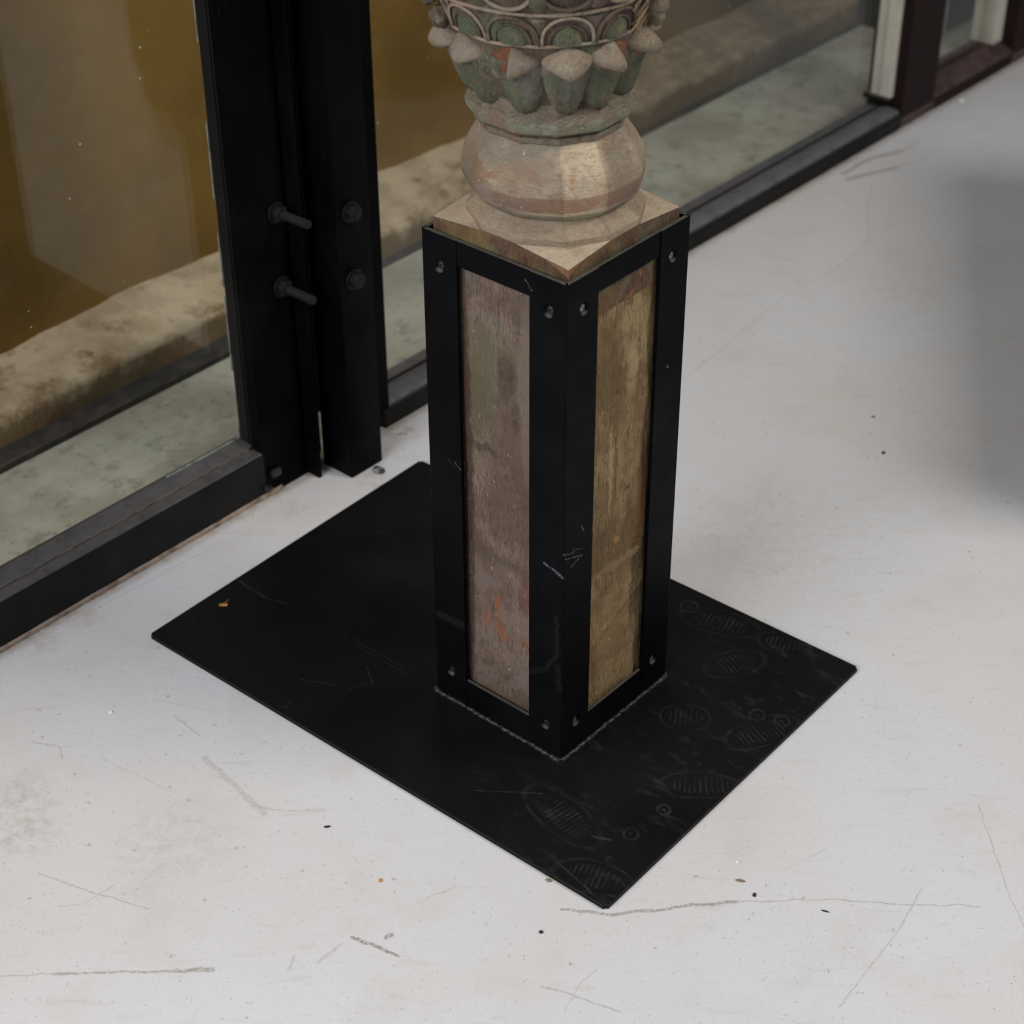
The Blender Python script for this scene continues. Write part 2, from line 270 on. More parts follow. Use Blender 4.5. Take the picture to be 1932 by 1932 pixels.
def mat_wood(name, base, dark, light, patches, grain=(40, 40, 4), rough=.72, bump=.5, tint=True, blobs=(), axis=0, gk=1.0):
    """old paint-stripped wood: grain plus patches (colour, scale, threshold, softness, strength, (z0, z1, fade) or None)"""
    s = NT(name); P = s.coord('Object')
    wn = s.n('ShaderNodeTexNoise'); wn.inputs['Scale'].default_value = 12; wn.inputs['Detail'].default_value = 3; s.L.new(P, wn.inputs['Vector'])
    Pd = s.vec('ADD', P, s.vec('MULTIPLY', s.vec('SUBTRACT', wn.outputs[1], (.5, .5, .5)), (.03, .03, .03)))
    g = s.noise(s.scale(Pd, grain), 13, 5, .7, .3); g2 = s.noise(s.scale(P, grain), 34, 4, .75)
    big = s.noise(Pd, 9, 4, .6)
    c = s.mix(s.mr(g, .36, .56, .85 * gk, 0), lin(*base), lin(*dark)); c = s.mix(s.mr(big, .45, .72, 0, .5), c, lin(*dark))
    c = s.mix(s.mr(g2, .50, .66, 0, .75 * gk), c, lin(*light))
    z = s.xyz(P)[2]
    for i, (col, sc, th, soft, k, zr) in enumerate(patches):
        n = s.noise(s.vec('ADD', Pd, (3.1 * i, 1.7 * i, 0)), sc, 5, .66, .3)
        if zr:
            z0, z1, fd = zr
            win = s.math('MULTIPLY', s.mr(z, z0 - fd, z0 + fd), s.mr(z, z1 - fd, z1 + fd, 1, 0))
            n = s.math('MULTIPLY', n, win)
        f = s.math('MULTIPLY', s.mr(n, th - soft, th + soft), k)
        f = s.math('MULTIPLY', f, s.mr(g2, .3, .6, .5, 1))
        c = s.mix(f, c, lin(*col))
    if blobs:      # single marks of the hewn faces: (u, z, radius u, radius z, colour, strength)
        wb_ = s.n('ShaderNodeTexNoise'); wb_.inputs['Scale'].default_value = 55; wb_.inputs['Detail'].default_value = 4; wb_.inputs['Roughness'].default_value = .7; s.L.new(P, wb_.inputs['Vector'])
        Pb = s.xyz(s.vec('ADD', P, s.vec('MULTIPLY', s.vec('SUBTRACT', wb_.outputs[1], (.5, .5, .5)), (.014, .014, .030))))
        for u, zz, ru, rz, col, k in blobs:
            a = s.math('MULTIPLY', s.math('SUBTRACT', Pb[axis], u), 1 / ru); b = s.math('MULTIPLY', s.math('SUBTRACT', Pb[2], zz), 1 / rz)
            d = s.math('SQRT', s.math('ADD', s.math('MULTIPLY', a, a), s.math('MULTIPLY', b, b)))
            c = s.mix(s.math('MULTIPLY', s.mr(d, .7, 1.25, 1, 0), s.math('MULTIPLY', s.mr(g2, .35, .6, .45, 1), k)), c, lin(*col))
    fl = s.math('MULTIPLY', s.mr(s.noise(s.scale(P, (1, 1, .6)), 190, 3, .7), .66, .74), .45)
    c = s.mix(fl, c, lin(*[min(255, v + 45) for v in light]))
    if tint:
        at = s.n('ShaderNodeAttribute', attribute_name='tint')
        c = s.mix(1.0, c, s.vec('ADD', at.outputs['Vector'], (.5, .5, .5)), 'MULTIPLY')
        c = s.mix(1.0, c, (2, 2, 2, 1), 'MULTIPLY'); c = c
        s.N[-1]; c.node.clamp_result = False
    h = s.math('ADD', s.math('MULTIPLY', g, .8), s.math('MULTIPLY', g2, .5))
    return s.fin(c, rough, s.bump(h, bump, .0025), spec=.3)

def mat_simple(name, col, rough=.6, metal=0.0, var=.3, sc=20, alt=None, bump=.15, spec=.4):
    s = NT(name); P = s.coord('Object'); alt = alt or tuple(int(v * .7) for v in col)
    c = s.mix(s.math('MULTIPLY', s.mr(s.noise(P, sc, 5, .65), .4, .7), var), lin(*col), lin(*alt))
    return s.fin(c, rough, s.bump(s.noise(P, sc * 5, 3, .6), bump, .001), metal, spec)

def mat_glass(seed):
    s = NT('window_glass'); P = s.vec('ADD', s.coord('Object'), (seed, 0, 0))
    s.N.remove(s.b)
    tr = s.n('ShaderNodeBsdfTransparent'); tr.inputs[0].default_value = (.955, .965, .955, 1)
    gl = s.n('ShaderNodeBsdfGlossy'); gl.inputs['Roughness'].default_value = .015; gl.inputs[0].default_value = (.97, 1, .98, 1)
    df = s.n('ShaderNodeBsdfDiffuse'); df.inputs[0].default_value = lin(205, 202, 195)
    fr = s.n('ShaderNodeFresnel'); ge = s.n('ShaderNodeNewGeometry')
    s.L.new(s.mr(ge.outputs['Backfacing'], 0, 1, 1.36, 1 / 1.36, False), fr.inputs[0])      # both faces of the pane reflect alike
    m1 = s.n('ShaderNodeMixShader'); s.L.new(fr.outputs[0], m1.inputs[0]); s.L.new(tr.outputs[0], m1.inputs[1]); s.L.new(gl.outputs[0], m1.inputs[2])
    v = s.voro(P, 46); cell = s.n('ShaderNodeSeparateColor'); s.L.new(v.outputs['Color'], cell.inputs[0])
    spk = s.math('MULTIPLY', s.math('LESS_THAN', cell.outputs[0], .03), s.mr(v.outputs['Distance'], .05, .11, .6, 0))
    smear = s.mr(s.noise(s.scale(P, (3, 3, 8)), 5, 5, .7), .5, .85, 0.002, .03)
    dirt = s.math('MAXIMUM', spk, smear)
    m2 = s.n('ShaderNodeMixShader'); s.L.new(dirt, m2.inputs[0]); s.L.new(m1.outputs[0], m2.inputs[1]); s.L.new(df.outputs[0], m2.inputs[2])
    s.L.new(m2.outputs[0], s.out.inputs[0]); return s.m

def mat_ochre():
    s = NT('ochre_plaster'); P = s.coord('Object')
    c = s.mix(s.mr(s.noise(P, 3.5, 5, .6), .35, .7), lin(132, 102, 46), lin(112, 86, 40))
    c = s.mix(s.math('MULTIPLY', s.mr(s.noise(P, 22, 5, .7), .5, .75), .35), c, lin(140, 113, 66))
    # grimy unpainted stretch further along the wall and a damp dark foot
    x = s.xyz(P)[0]
    c = s.mix(s.math('MULTIPLY', s.mr(s.math('ADD', x, s.mr(s.noise(P, 7, 4, .6), 0, 1, -.15, .15)), .25, .75), .75), c, lin(100, 86, 66))
    return s.fin(c, .85, s.bump(s.noise(P, 60, 5, .65), .3, .003), spec=.2)

def mat_curb():
    s = NT('worn_plaster_curb'); P = s.coord('Object'); z = s.xyz(P)[2]
    c = s.mix(s.mr(s.noise(P, 9, 5, .65), .4, .65), lin(172, 156, 130), lin(146, 130, 106))
    low = s.mr(s.math('ADD', z, s.mr(s.noise(P, 16, 5, .7), .2, .8, -.035, .035)), .035, .07, 1, 0)
    c = s.mix(s.math('MULTIPLY', low, .8), c, lin(104, 80, 48))
    c = s.mix(s.mr(s.noise(s.scale(P, (1, 1, 2.5)), 26, 5, .72), .58, .68, 0, .4), c, lin(140, 120, 90))
    c = s.mix(s.mr(s.noise(P, 19, 3, .6), .68, .74, 0, .8), c, lin(84, 78, 70))
    x = s.xyz(P)[0]      # dirtier, crumbling stretch further along
    c = s.mix(s.math('MULTIPLY', s.mr(s.math('ADD', x, s.mr(s.noise(P, 6, 4, .6), 0, 1, -.2, .2)), -.1, .5), s.mr(s.noise(P, 34, 5, .75), .35, .6, .45, .85)), c, lin(98, 86, 70))
    return s.fin(c, .9, s.bump(s.noise(P, 40, 6, .7), .5, .006), spec=.2)

def mat_ground():
    s = NT('mossy_concrete'); P = s.coord('Object')
    c = s.mix(s.mr(s.noise(P, 5, 5, .6), .35, .65), lin(158, 158, 146), lin(134, 130, 118))
    c = s.mix(s.mr(s.noise(P, 22, 5, .7), .50, .68, 0, .7), c, lin(104, 104, 96))
    c = s.mix(s.mr(s.noise(s.vec('ADD', P, (4, 2, 0)), 12, 4, .65), .58, .75, 0, .55), c, lin(160, 166, 146))
    c = s.mix(s.mr(s.noise(P, 75, 3, .6), .66, .74, 0, .75), c, lin(78, 82, 78))
    return s.fin(c, .8, s.bump(s.noise(P, 50, 5, .65), .25, .003), spec=.25)

FLOOR = mat_floor(); STEEL = mat_steel(base=(8, 8, 11), rough=.5, spec=.05, dust=.1, top=(84, 82, 76), scuffs=SCUFFS); PLATE = mat_plate()
FRAME = mat_steel('black_frame_paint', (4, 4, 5), .5, .2, .05)
RAIL = mat_steel('grey_dusty_rail_paint', (22, 22, 23), .5, .3, .15, (84, 82, 82))
RAIL2 = mat_steel('worn_rounded_rail_paint', (20, 20, 22), .45, .3, .3, (98, 97, 102))
BAR = mat_steel('black_face_bar_paint', (22, 22, 22), .5, .25, .15)
BOLT = mat_steel('dark_bolt_steel', (24, 23, 23), .5, .3, .2)
WELD = mat_simple('weld_metal', (62, 62, 63), .4, .4, 1.0, 110, (14, 14, 15), .4)
SCREW = mat_simple('screw_steel', (150, 152, 156), .35, .9, .4, 200)
SCREW_SHADED = mat_simple('shaded_screw_steel', (62, 62, 66), .4, .7, .4, 200)  # darker copy of the screw steel: shade in the left-face holes, as colour
GLASS = mat_glass(0.0); OCHRE = mat_ochre(); CURB = mat_curb(); GROUND = mat_ground()
REDPOST = mat_simple('dark_red_brown_paint', (36, 22, 21), .6, 0, .6, 14, (24, 18, 17), spec=.15)
REDRAIL = mat_simple('brown_rail_paint', (84, 68, 67), .6, 0, .7, 30, (44, 34, 33), spec=.2)
PALE = mat_simple('pale_jamb_paint', (202, 200, 188), .6, 0, .5, 18, (176, 172, 160))
SEAL = mat_simple('silicone_bead', (140, 144, 140), .5, 0, .8, 90, (70, 72, 70))
WORN = mat_simple('worn_pale_edge', (118, 106, 98), .7, 0, .9, 70, (60, 56, 54))
TAN = mat_simple('tan_paint_edge', (164, 148, 134), .8, 0, .9, 50, (96, 76, 62))
RUST = mat_simple('rusty_gap_filler', (30, 22, 15), .85, 0, .9, 60, (30, 22, 16))
DRAIN = mat_simple('dark_drain_iron', (34, 33, 31), .7, 0, .6, 40, (76, 62, 52))
DARK = mat_simple('dark_box_paint', (26, 26, 24), .8, 0, .5, 8, (18, 18, 17), spec=.1)

# ------------------------------------------------------------------ setting
def plane(name, x0, x1, y0, y1, mat, parent=None, loc=(0, 0, 0), rz=0, th=.05):
    return MB().box(x0, x1, y0, y1, -th, 0).build(name, mat, parent, loc=loc, rz=rz)

WO = Vector((0.334, 3.085, 0)); WA = math.radians(48.4)
def wloc(s, q=0, z=0): return (WO.x + math.cos(WA) * s - math.sin(WA) * q, WO.y + math.sin(WA) * s + math.cos(WA) * q, z)

# floor: everything on the room side of the window wall line
fl_ = []
for s_, q_ in ((-4.2, .05), (3.2, .05), (3.2, -4.2), (-4.2, -4.2)):
    x, y, _ = wloc(s_, q_); fl_.append((x, y))
b = MB(); b.add([(x, y, 0) for x, y in fl_] + [(x, y, -.1) for x, y in fl_], [(3, 2, 1, 0), (4, 5, 6, 7), (0, 1, 5, 4), (1, 2, 6, 5), (2, 3, 7, 6), (3, 0, 4, 7)])
tag(b.build('floor', FLOOR), 'scuffed off-white painted concrete floor around the base plate', 'floor', kind='structure')

g = MB().box(-4.2, 3.2, .05, .62, -.1, -.001).build('ground', GROUND, None, loc=wloc(0), rz=WA)
tag(g, 'mottled grey-green concrete ground strip outside behind the glass', 'ground', kind='structure')

def rough_box(name, x0, x1, y0, y1, z0, z1, nx, ny, nz, amp, mat, sc=9, loc=(0, 0, 0), rz=0, parent=None, slope=0):
    """box with a gridded, slightly uneven surface"""
    bm = bmesh.new(); V = {}
    def vv(i, j, k):
        if (i, j, k) not in V:
            p = Vector((x0 + (x1 - x0) * i / nx, y0 + (y1 - y0) * j / ny, z0 + (z1 - z0) * k / nz))
            d = mnoise.noise_vector(p * sc) * amp + mnoise.noise_vector(p * sc * 3.3) * amp * .4
            d.x *= .3
            if k == 0: d.z = 0
            p = p + d; p.z += slope * (j / ny) * (k / nz)
            V[(i, j, k)] = bm.verts.new(p)
        return V[(i, j, k)]
    for i in range(nx):
        for j in range(ny):
            bm.faces.new([vv(i, j, nz), vv(i + 1, j, nz), vv(i + 1, j + 1, nz), vv(i, j + 1, nz)])
        for k in range(nz):
            bm.faces.new([vv(i, 0, k), vv(i + 1, 0, k), vv(i + 1, 0, k + 1), vv(i, 0, k + 1)])
            bm.faces.new([vv(i, ny, k), vv(i, ny, k + 1), vv(i + 1, ny, k + 1), vv(i + 1, ny, k)])
    for k in range(nz):
        for j in range(ny):
            bm.faces.new([vv(0, j, k), vv(0, j, k + 1), vv(0, j + 1, k + 1), vv(0, j + 1, k)])
            bm.faces.new([vv(nx, j, k), vv(nx, j + 1, k), vv(nx, j + 1, k + 1), vv(nx, j, k + 1)])
    m = bpy.data.meshes.new(name); bm.to_mesh(m); bm.free(); m.materials.append(mat)
    m.polygons.foreach_set('use_smooth', [True] * len(m.polygons))
    return obj(name, m, parent, loc, rz)

cb = rough_box('trim_1', -4.2, 3.2, .388, .56, -.0, .058, 260, 8, 4, .009, CURB, 7, wloc(0), WA, slope=.02)
tag(cb, 'pale flaking plaster curb along the foot of the ochre wall outside', 'curb', kind='structure')
ow = rough_box('wall_back', -4.2, 3.2, .535, .70, 0, 2.6, 120, 2, 40, .006, OCHRE, 3, wloc(0), WA)
tag(ow, 'ochre yellow plaster wall outside behind the window panes', 'wall', kind='structure')
dr = empty('trim_2', wloc(-1.1, .365, 0), WA); tag(dr, 'dark iron drain strip lying at the foot of the plaster curb', 'drain strip', kind='structure')
b = MB().prism([(-.018, 0), (-.018, .010), (-.014, .013), (-.008, .006), (.014, .006), (.020, .014), (.022, .012), (.022, 0)], -3.0, .46)
b.build('strip', DRAIN, dr)
MB().prism([(.008, 0), (.008, .005), (.012, .007), (.022, .006), (.022, 0)], .46, 4.2).build('strip', DRAIN, dr)
dk = empty('trim_3', wloc(1.55, .37, 0), WA); tag(dk, 'dark grey plinth outside behind the far window pane', 'plinth', kind='structure')
MB().box(-.42, .9, -.165, .16, -.001, .95, .008).build('body', DARK, dk)
MB().box(-.418, -.345, -.172, -.165, .0, .94, .001).build('corner_board', PALE, dk)
MB().box(-.44, .92, -.185, .16, .95, .99, .006).build('coping', DARK, dk)

# --- window_1: left pane with bottom rail, stile, flange and bolts (local x along the wall, y outwards)
def rail_profile(h, gy):
    return [(0, .004), (0, h - .002), (.002, h), (gy - .026, h), (gy - .0255, h + .0035), (gy - .022, h + .005), (gy, h + .010), (gy + .010, h + .006), (gy + .014, .004)]
w1 = empty('window_1', wloc(-1.6), WA); tag(w1, 'left window with black steel frame, tall stile and bolts beside the column', 'window', kind='structure')
X = lambda s: s + 1.6
MB().prism(rail_profile(.076, .047), X(-2.6), X(-1.05)).build('bottom_rail', RAIL, w1)
# the rail's room-side face is a darker, cleaner flat bar
MB().box(X(-2.6), X(-1.05), -.0025, .0005, .0085, .0745, .0006).build('face_bar', BAR, w1)
rough_box('paint_edge', X(-2.6), X(-1.02), -.0035, .0, .0005, .0085, 160, 1, 2, .0012, TAN, 40, parent=w1)
MB().box(X(-1.05), X(-.965), .0, .05, .0, .078, .001).build('corner_block', FRAME, w1)
b = MB().box(X(-1.05), X(-.969), .0, .022, .004, 2.5, .0015); b.build('stile', FRAME, w1)
b = MB().box(X(-1.049), X(-.969), .022, .047, .08, 2.5, .001); b.add([], [])
b.box(X(-1.0515), X(-1.047), .026, .045, .083, 2.5, .001).build('glazing_bead', BAR, w1)
MB().box(X(-.969), X(-.9645), .006, .06, .03, 2.5).build('rust_joint', RUST, w1)
b = MB().box(X(-.9645), X(-.9585), -.024, .06, .0, 2.5, .001); b.build('flange', FRAME, w1)
MB().box(X(-.9585), X(-.925), .012, .024, .012, 2.5).build('web', FRAME, w1)
MB().box(X(-2.6), X(-.97), .047, .077, 2.42, 2.5, .001).build('top_rail', FRAME, w1)
MB().box(X(-2.6), X(-1.047), .0475, .0555, .078, 2.43).build('pane', GLASS, w1)
b = MB()
rnd = random.Random(3)
for z0, z1 in ((.086, .105), (.20, .32), (.335, .42), (.47, .58), (.69, .76), (.9, 1.2)):
    b.box(X(-1.0527), X(-1.0508), .0455, .0474, z0, z1, .0006)
b.box(X(-1.19), X(-1.052), .044, .0478, .0855, .0875, .0006)
b.build('sealant', SEAL, w1)
MB().box(X(-2.6), X(-1.056), .0205, .0222, .0757, .0795, .0004).build('worn_edge', WORN, w1)
def bolt(parent, x, y, z, L, tilt=0.0, head=True, rod=.0062):
    ax = Vector((tilt, -1, 0)).normalized()
    o = MB().cyl((0, 0, 0), ax, rod, rod, L, 16); pr = [(rod, L), (rod * .7, L + .001)]
    k = 0
    for i in range(int((L - .016) / .0022)):      # thread rings
        o.lathe(ax * (.016 + i * .0022), ax, [(rod * .98, 0), (rod * 1.07, .0008), (rod * .98, .0016)], 14)
    bo = o.build('bolt', BOLT, parent, angle=40, loc=(x, y, z))
    MB().lathe((0, 0, 0), ax, [(.0150, 0), (.0158, .0008), (.0155, .0022), (.0068, .0026)], 24).build('washer', BOLT, bo, angle=40)
    n = MB().lathe(ax * .0024, ax, [(.0112, 0), (.0122, .0012), (.0122, .0095), (.0108, .0108), (.0066, .0110)], 6)
    n.build('nut', BOLT, bo)
    return bo
bolt(w1, X(-.986), 0, .440, .062, .05); bolt(w1, X(-.987), 0, .326, .064, .02)
MB().box(X(-1.055), X(-1.044), -.010, .0, .012, .022, .002).box(X(-1.04), X(-1.022), -.008, .0, .03, .042, .003).build('weld_spatter', WELD, w1)

# --- trim_4: square steel column standing proud of the window wall
tc = empty('trim_4', wloc(-.9005, -.031), WA); tag(tc, 'square black steel column with two bolts between the two windows', 'column', kind='structure')
MB().box(-.0325, .0325, -.031, .031, .0, 2.55, .003).build('shaft', FRAME, tc, angle=30)
bolt(tc, -.0045, -.031, .431, .016, 0, rod=.0060); bolt(tc, -.0052, -.031, .3265, .014, 0, rod=.0060)

# --- window_2: long pane behind the pillar
w2 = empty('window_2', wloc(-.1), WA); tag(w2, 'middle window with low rounded black rail behind the carved pillar', 'window', kind='structure')
X = lambda s: s + .1
MB().prism([(0, 0), (0, .028), (.002, .034), (.006, .038), (.014, .0405), (.03, .041), (.046, .039), (.05, .036), (.078, .036), (.078, 0)], X(-.80), X(.69)).build('bottom_rail', RAIL2, w2, angle=50)
MB().box(X(-.80), X(.69), -.002, .0, .0, .027, .0006).build('face_bar', BAR, w2)
MB().box(X(-.868), X(-.788), .0, .078, .03, 2.5, .002).build('stile', FRAME, w2)
MB().box(X(-.79), X(.6825), .0475, .0555, .036, 2.43).build('pane', GLASS, w2)
MB().box(X(-.79), X(.69), .045, .0475, .0385, .0425).build('gasket', RUST, w2)
MB().box(X(-.868), X(.69), .03, .077, 2.42, 2.5, .001).build('top_rail', FRAME, w2)
b = MB().box(X(.683), X(.70), .024, .070, .062, 2.43, .002)
b.build('side_jamb', PALE, w2)
MB().box(X(.676), X(.70), .022, .085, .052, .062, .003).build('jamb_foot', RAIL, w2)

# --- trim_5 / window_3 / trim_6: red brown posts and the far window
for nm, s0, s1, lab in (('trim_5', .695, .822, 'dark red-brown post at the far end of the middle window'), ('trim_6', 1.147, 1.27, 'dark red-brown post at the far edge of the far window')):
    p = empty(nm, wloc((s0 + s1) / 2, 0), WA); tag(p, lab, 'post', kind='structure'); h = (s1 - s0) / 2
    MB().box(-h, h, 0, .085, 0, 2.55, .002).build('shaft', REDPOST, p)
    MB().box(-h - .002, h + .002, -.002, .02, 0, .022, .003).build('foot_strip', REDRAIL, p)
w3 = empty('window_3', wloc(.985), WA); tag(w3, 'far window with brown sill rail between the red-brown posts', 'window', kind='structure')
X = lambda s: s - .985
MB().prism([(0, 0), (0, .026), (.003, .030), (.03, .042), (.042, .046), (.08, .046), (.08, 0)], X(.822), X(1.147)).build('bottom_rail', REDRAIL, w3)
MB().box(X(.822), X(1.147), -.0015, 0, 0, .024, .0005).build('face_bar', REDPOST, w3)
MB().box(X(.822), X(1.147), .044, .052, .046, 2.43).build('pane', GLASS, w3)
MB().box(X(.822), X(.834), .052, .085, .046, 2.43, .002).build('side_jamb', PALE, w3)
MB().box(X(1.108), X(1.147), .030, .085, .046, 2.43, .002).build('side_jamb', PALE, w3)

# unseen dark seat added beyond the right edge to cast a soft floor shadow
bn = empty('added_bench', (1.115, 2.62, 0), math.radians(80)); tag(bn, 'low dark seat added beyond the right edge to shade the floor there', 'added_bench')
MB().box(-.49, .49, -.16, .16, .05, .36, .012).build('body', DARK, bn)
MB().box(-.50, .50, -.17, .17, .36, .46, .03).build('cushion', DARK, bn, angle=40)
for x in (-.42, .42):
    for y in (-.12, .12): MB().box(x - .025, x + .025, y - .025, y + .025, 0, .052, .004).build('leg', DARK, bn)

# ------------------------------------------------------------------ black steel stand
ST = Vector((0.0504, 1.8682, 0)); SA = math.radians(-41.0096)
HX, HY, ZT, Z0, TH = .2055 / 2, .2136 / 2, .665, .006, .005
stand = empty('pillar_stand', ST, SA)
tag(stand, 'black steel stand: open square sleeve of angle irons welded on a floor plate', 'stand')
# base plate (its own small turn)
da = math.radians(-39.8473) - SA
pc = Matrix.Rotation(-SA, 3, 'Z') @ (Vector((-0.0173, 1.934, 0)) - ST)
def plate_mesh(w, d, t):
    bm = bmesh.new(); bmesh.ops.create_cube(bm, size=1)
    for v in bm.verts: v.co = (v.co.x * w, v.co.y * d, t if v.co.z > 0 else 0)
    ve = [e for e in bm.edges if abs(e.verts[0].co.z - e.verts[1].co.z) > t / 2]
    bmesh.ops.bevel(bm, geom=ve, offset=.0035, segments=3, affect='EDGES')
    te = [e for e in bm.edges if e.verts[0].co.z > t * .9 and e.verts[1].co.z > t * .9 and len(e.link_faces) == 2 and e.calc_face_angle(0) > .5]
    bmesh.ops.bevel(bm, geom=te, offset=.0006, segments=1, affect='EDGES')
    m = bpy.data.meshes.new('base_plate'); bm.to_mesh(m); bm.free(); m.materials.append(PLATE); return m
pl = obj('base_plate', plate_mesh(.7674, .5418, .006), stand, (pc.x, pc.y, 0), da)

def flange(mb, f, w, z0, z1, holes, th=TH):
    """vertical steel strip, local u in 0..w, with countersunk holes at (u, z); f maps (u, depth, z) to 3D"""
    zs = [z0]
    hs = sorted(holes, key=lambda h: h[1]); s = w / 2
    for u, z in hs: zs += [z - s, z + s]
    zs.append(z1)
    def quad(a, b_, c, d): mb.add([f(*p) for p in (a, b_, c, d)], [(0, 1, 2, 3)])
    for i in range(0, len(zs), 2):
        quad((0, 0, zs[i]), (w, 0, zs[i]), (w, 0, zs[i + 1]), (0, 0, zs[i + 1]))
    n = 24
    for u, z in hs:
        circ = []; sq = []; r = .0078
        for k in range(n):
            a = 2 * PI * (k + .0) / n; cx, cz = math.cos(a), math.sin(a)
            circ.append((u + cx * r, z + cz * r))
            m = max(abs(cx), abs(cz)); px, pz = cx / m, cz / m
            sq.append((w / 2 + px * s, z + pz * s))
        V = [f(a, 0, c) for a, c in sq] + [f(a, 0, c) for a, c in circ] + [f(u + (a - u) * .62, .0030, z + (c - z) * .62) for a, c in circ] + [f(u + (a - u) * .62, .0049, z + (c - z) * .62) for a, c in circ]
        F = []
        for j in range(3): F += [(j * n + k, j * n + (k + 1) % n, (j + 1) * n + (k + 1) % n, (j + 1) * n + k) for k in range(n)]
        F.append(tuple(range(3 * n, 4 * n)))
        mb.add(V, F)
    # back, sides, ends
    quad((0, th, z0), (0, th, z1), (w, th, z1), (w, th, z0))
    for u in (0, w): quad((u, 0, z0), (u, th, z0), (u, th, z1), (u, 0, z1))
    for z in (z0, z1): quad((0, 0, z), (w, 0, z), (w, th, z), (0, th, z))

LEGW_X, LEGW_Y = .0510, .0525
HZ = (.6262, .0525)
def leg(cx, cy):
    """angle iron at the corner (cx, cy = +-1)"""
    mb = MB(); rc = .0022
    # flange on the y = cy*HY side, running in x
    flange(mb, lambda u, d, z: (cx * (HX - rc - u), cy * (HY - d), z), LEGW_X - rc, Z0, ZT, [(.0252 - rc, h) for h in HZ])
    flange(mb, lambda u, d, z: (cx * (HX - d), cy * (HY - rc - u), z), LEGW_Y - rc, Z0, ZT, [(.0295 - rc, h) for h in HZ])
    # rolled outer corner
    arc = [(cx * (HX - rc + rc * math.cos(a)), cy * (HY - rc + rc * math.sin(a))) for a in [k * PI / 8 for k in range(5)]] 
    inn = [(cx * (HX - TH), cy * (HY - TH))]
    pr = arc + [(cx * (HX - rc), cy * (HY - TH)), (cx * (HX - TH), cy * (HY - TH)), (cx * (HX - TH), cy * (HY - rc))]
    n = len(pr); V = [(a, c, Z0) for a, c in pr] + [(a, c, ZT) for a, c in pr]
    mb.add(V, [(i, (i + 1) % n, n + (i + 1) % n, n + i) for i in range(n)] + [tuple(range(n)), tuple(range(n, 2 * n))])
    lo = mb.build('leg', STEEL, stand, angle=35)
    # screws sunk in the holes of both flanges
    for h in HZ:
        for nrm, pos in (((0, cy, 0), (cx * (HX - .0252), cy * (HY - .0046), h)), ((cx, 0, 0), (cx * (HX - .0046), cy * (HY - .0295), h))):
            k = MB().lathe((0, 0, 0), nrm, [(.0046, 0), (.0046, .0012), (.0036, .0019), (.0014, .0019), (.0010, .0008)], 14)
            ax = Vector(nrm); u = ax.orthogonal().normalized()
            so = k.build('screw', SCREW if nrm[0] else SCREW_SHADED, lo, angle=40, loc=pos)
    return lo
for cx in (-1, 1):
    for cy in (-1, 1): leg(cx, cy)
for (z0, z1, nm) in ((.6345, ZT, 'top_band'), (Z0, .0495, 'bottom_band')):
    for cy in (-1, 1):
        y0 = cy * (HY - .0008); y1 = cy * (HY - TH)
        MB().box(-HX + LEGW_X, HX - LEGW_X, min(y0, y1), max(y0, y1), z0, z1, .0005).build(nm, STEEL, stand)
    for cx in (-1, 1):
        x0 = cx * (HX - .0014); x1 = cx * (HX - TH)
        MB().box(min(x0, x1), max(x0, x1), -HY + LEGW_Y, HY - LEGW_Y, z0, z1, .0005).build(nm, STEEL, stand)
# weld beads along the foot of the sleeve
def weld(p0, p1, seed):
    rn = random.Random(seed); n = 90; pts = []; rad = []
    for i in range(n + 1):
        t = i / n; p = Vector(p0).lerp(Vector(p1), t)
        p += Vector((rn.uniform(-1, 1), rn.uniform(-1, 1), 0)) * .0009
        pts.append(p); rad.append(.0022 + .0013 * abs(mnoise.noise(Vector((t * 22, seed, 0)))) + rn.uniform(0, .0012) + (.0012 if t > .93 or t < .03 else 0))
    return MB().tube(pts, rad, 7).build('weld_bead', WELD, stand, smooth=True)
e = .001
weld((-HX, -HY - e, .0065), (HX, -HY - e, .0065), 1); weld((HX + e, -HY, .0065), (HX + e, HY, .0065), 2)
weld((HX, HY + e, .0065), (-HX, HY + e, .0065), 3); weld((-HX - e, HY, .0065), (-HX - e, -HY, .0065), 4)

# ------------------------------------------------------------------ carved pillar
PALE_W, BROWN, GREEN, PURP, ORNG = (176, 160, 138), (112, 74, 48), (104, 112, 92), (100, 88, 84), (176, 98, 48)
W_SHAFT_L = mat_wood('mauve_weathered_wood', (132, 112, 100), (72, 56, 47), (168, 149, 137),
    [((112, 104, 82), 7, .46, .10, .7, (.34, .60, .05)), ((92, 74, 61), 6, .46, .09, .75, None), ((88, 73, 66), 10, .42, .1, .75, (.575, .66, .012)), ((134, 116, 110), 9, .52, .08, .7, (.0, .30, .08)), ((96, 104, 88), 28, .60, .05, .6, (.56, .64, .01))], (34, 34, 3.2), bump=1.0, axis=0,
    blobs=((-.024, .495, .018, .075, (98, 96, 72), .7), (.010, .505, .014, .034, (70, 58, 50), .75), (.0245, .460, .008, .020, (76, 62, 54), .7), (.040, .50, .012, .12, (140, 120, 112), .5), (-.030, .40, .03, .006, (66, 54, 46), .7),
        (-.050, .30, .0075, .30, (66, 42, 28), .9), (-.006, .183, .005, .014, (150, 96, 62), .8), (-.026, .152, .006, .011, (150, 96, 62), .8), (-.002, .150, .007, .018, (146, 90, 58), .8), (.004, .135, .006, .010, (148, 92, 60), .7), (.036, .140, .009, .006, (140, 90, 66), .7), (.036, .215, .010, .03, (110, 68, 54), .6), (.0, .25, .06, .008, (84, 70, 60), .6)))
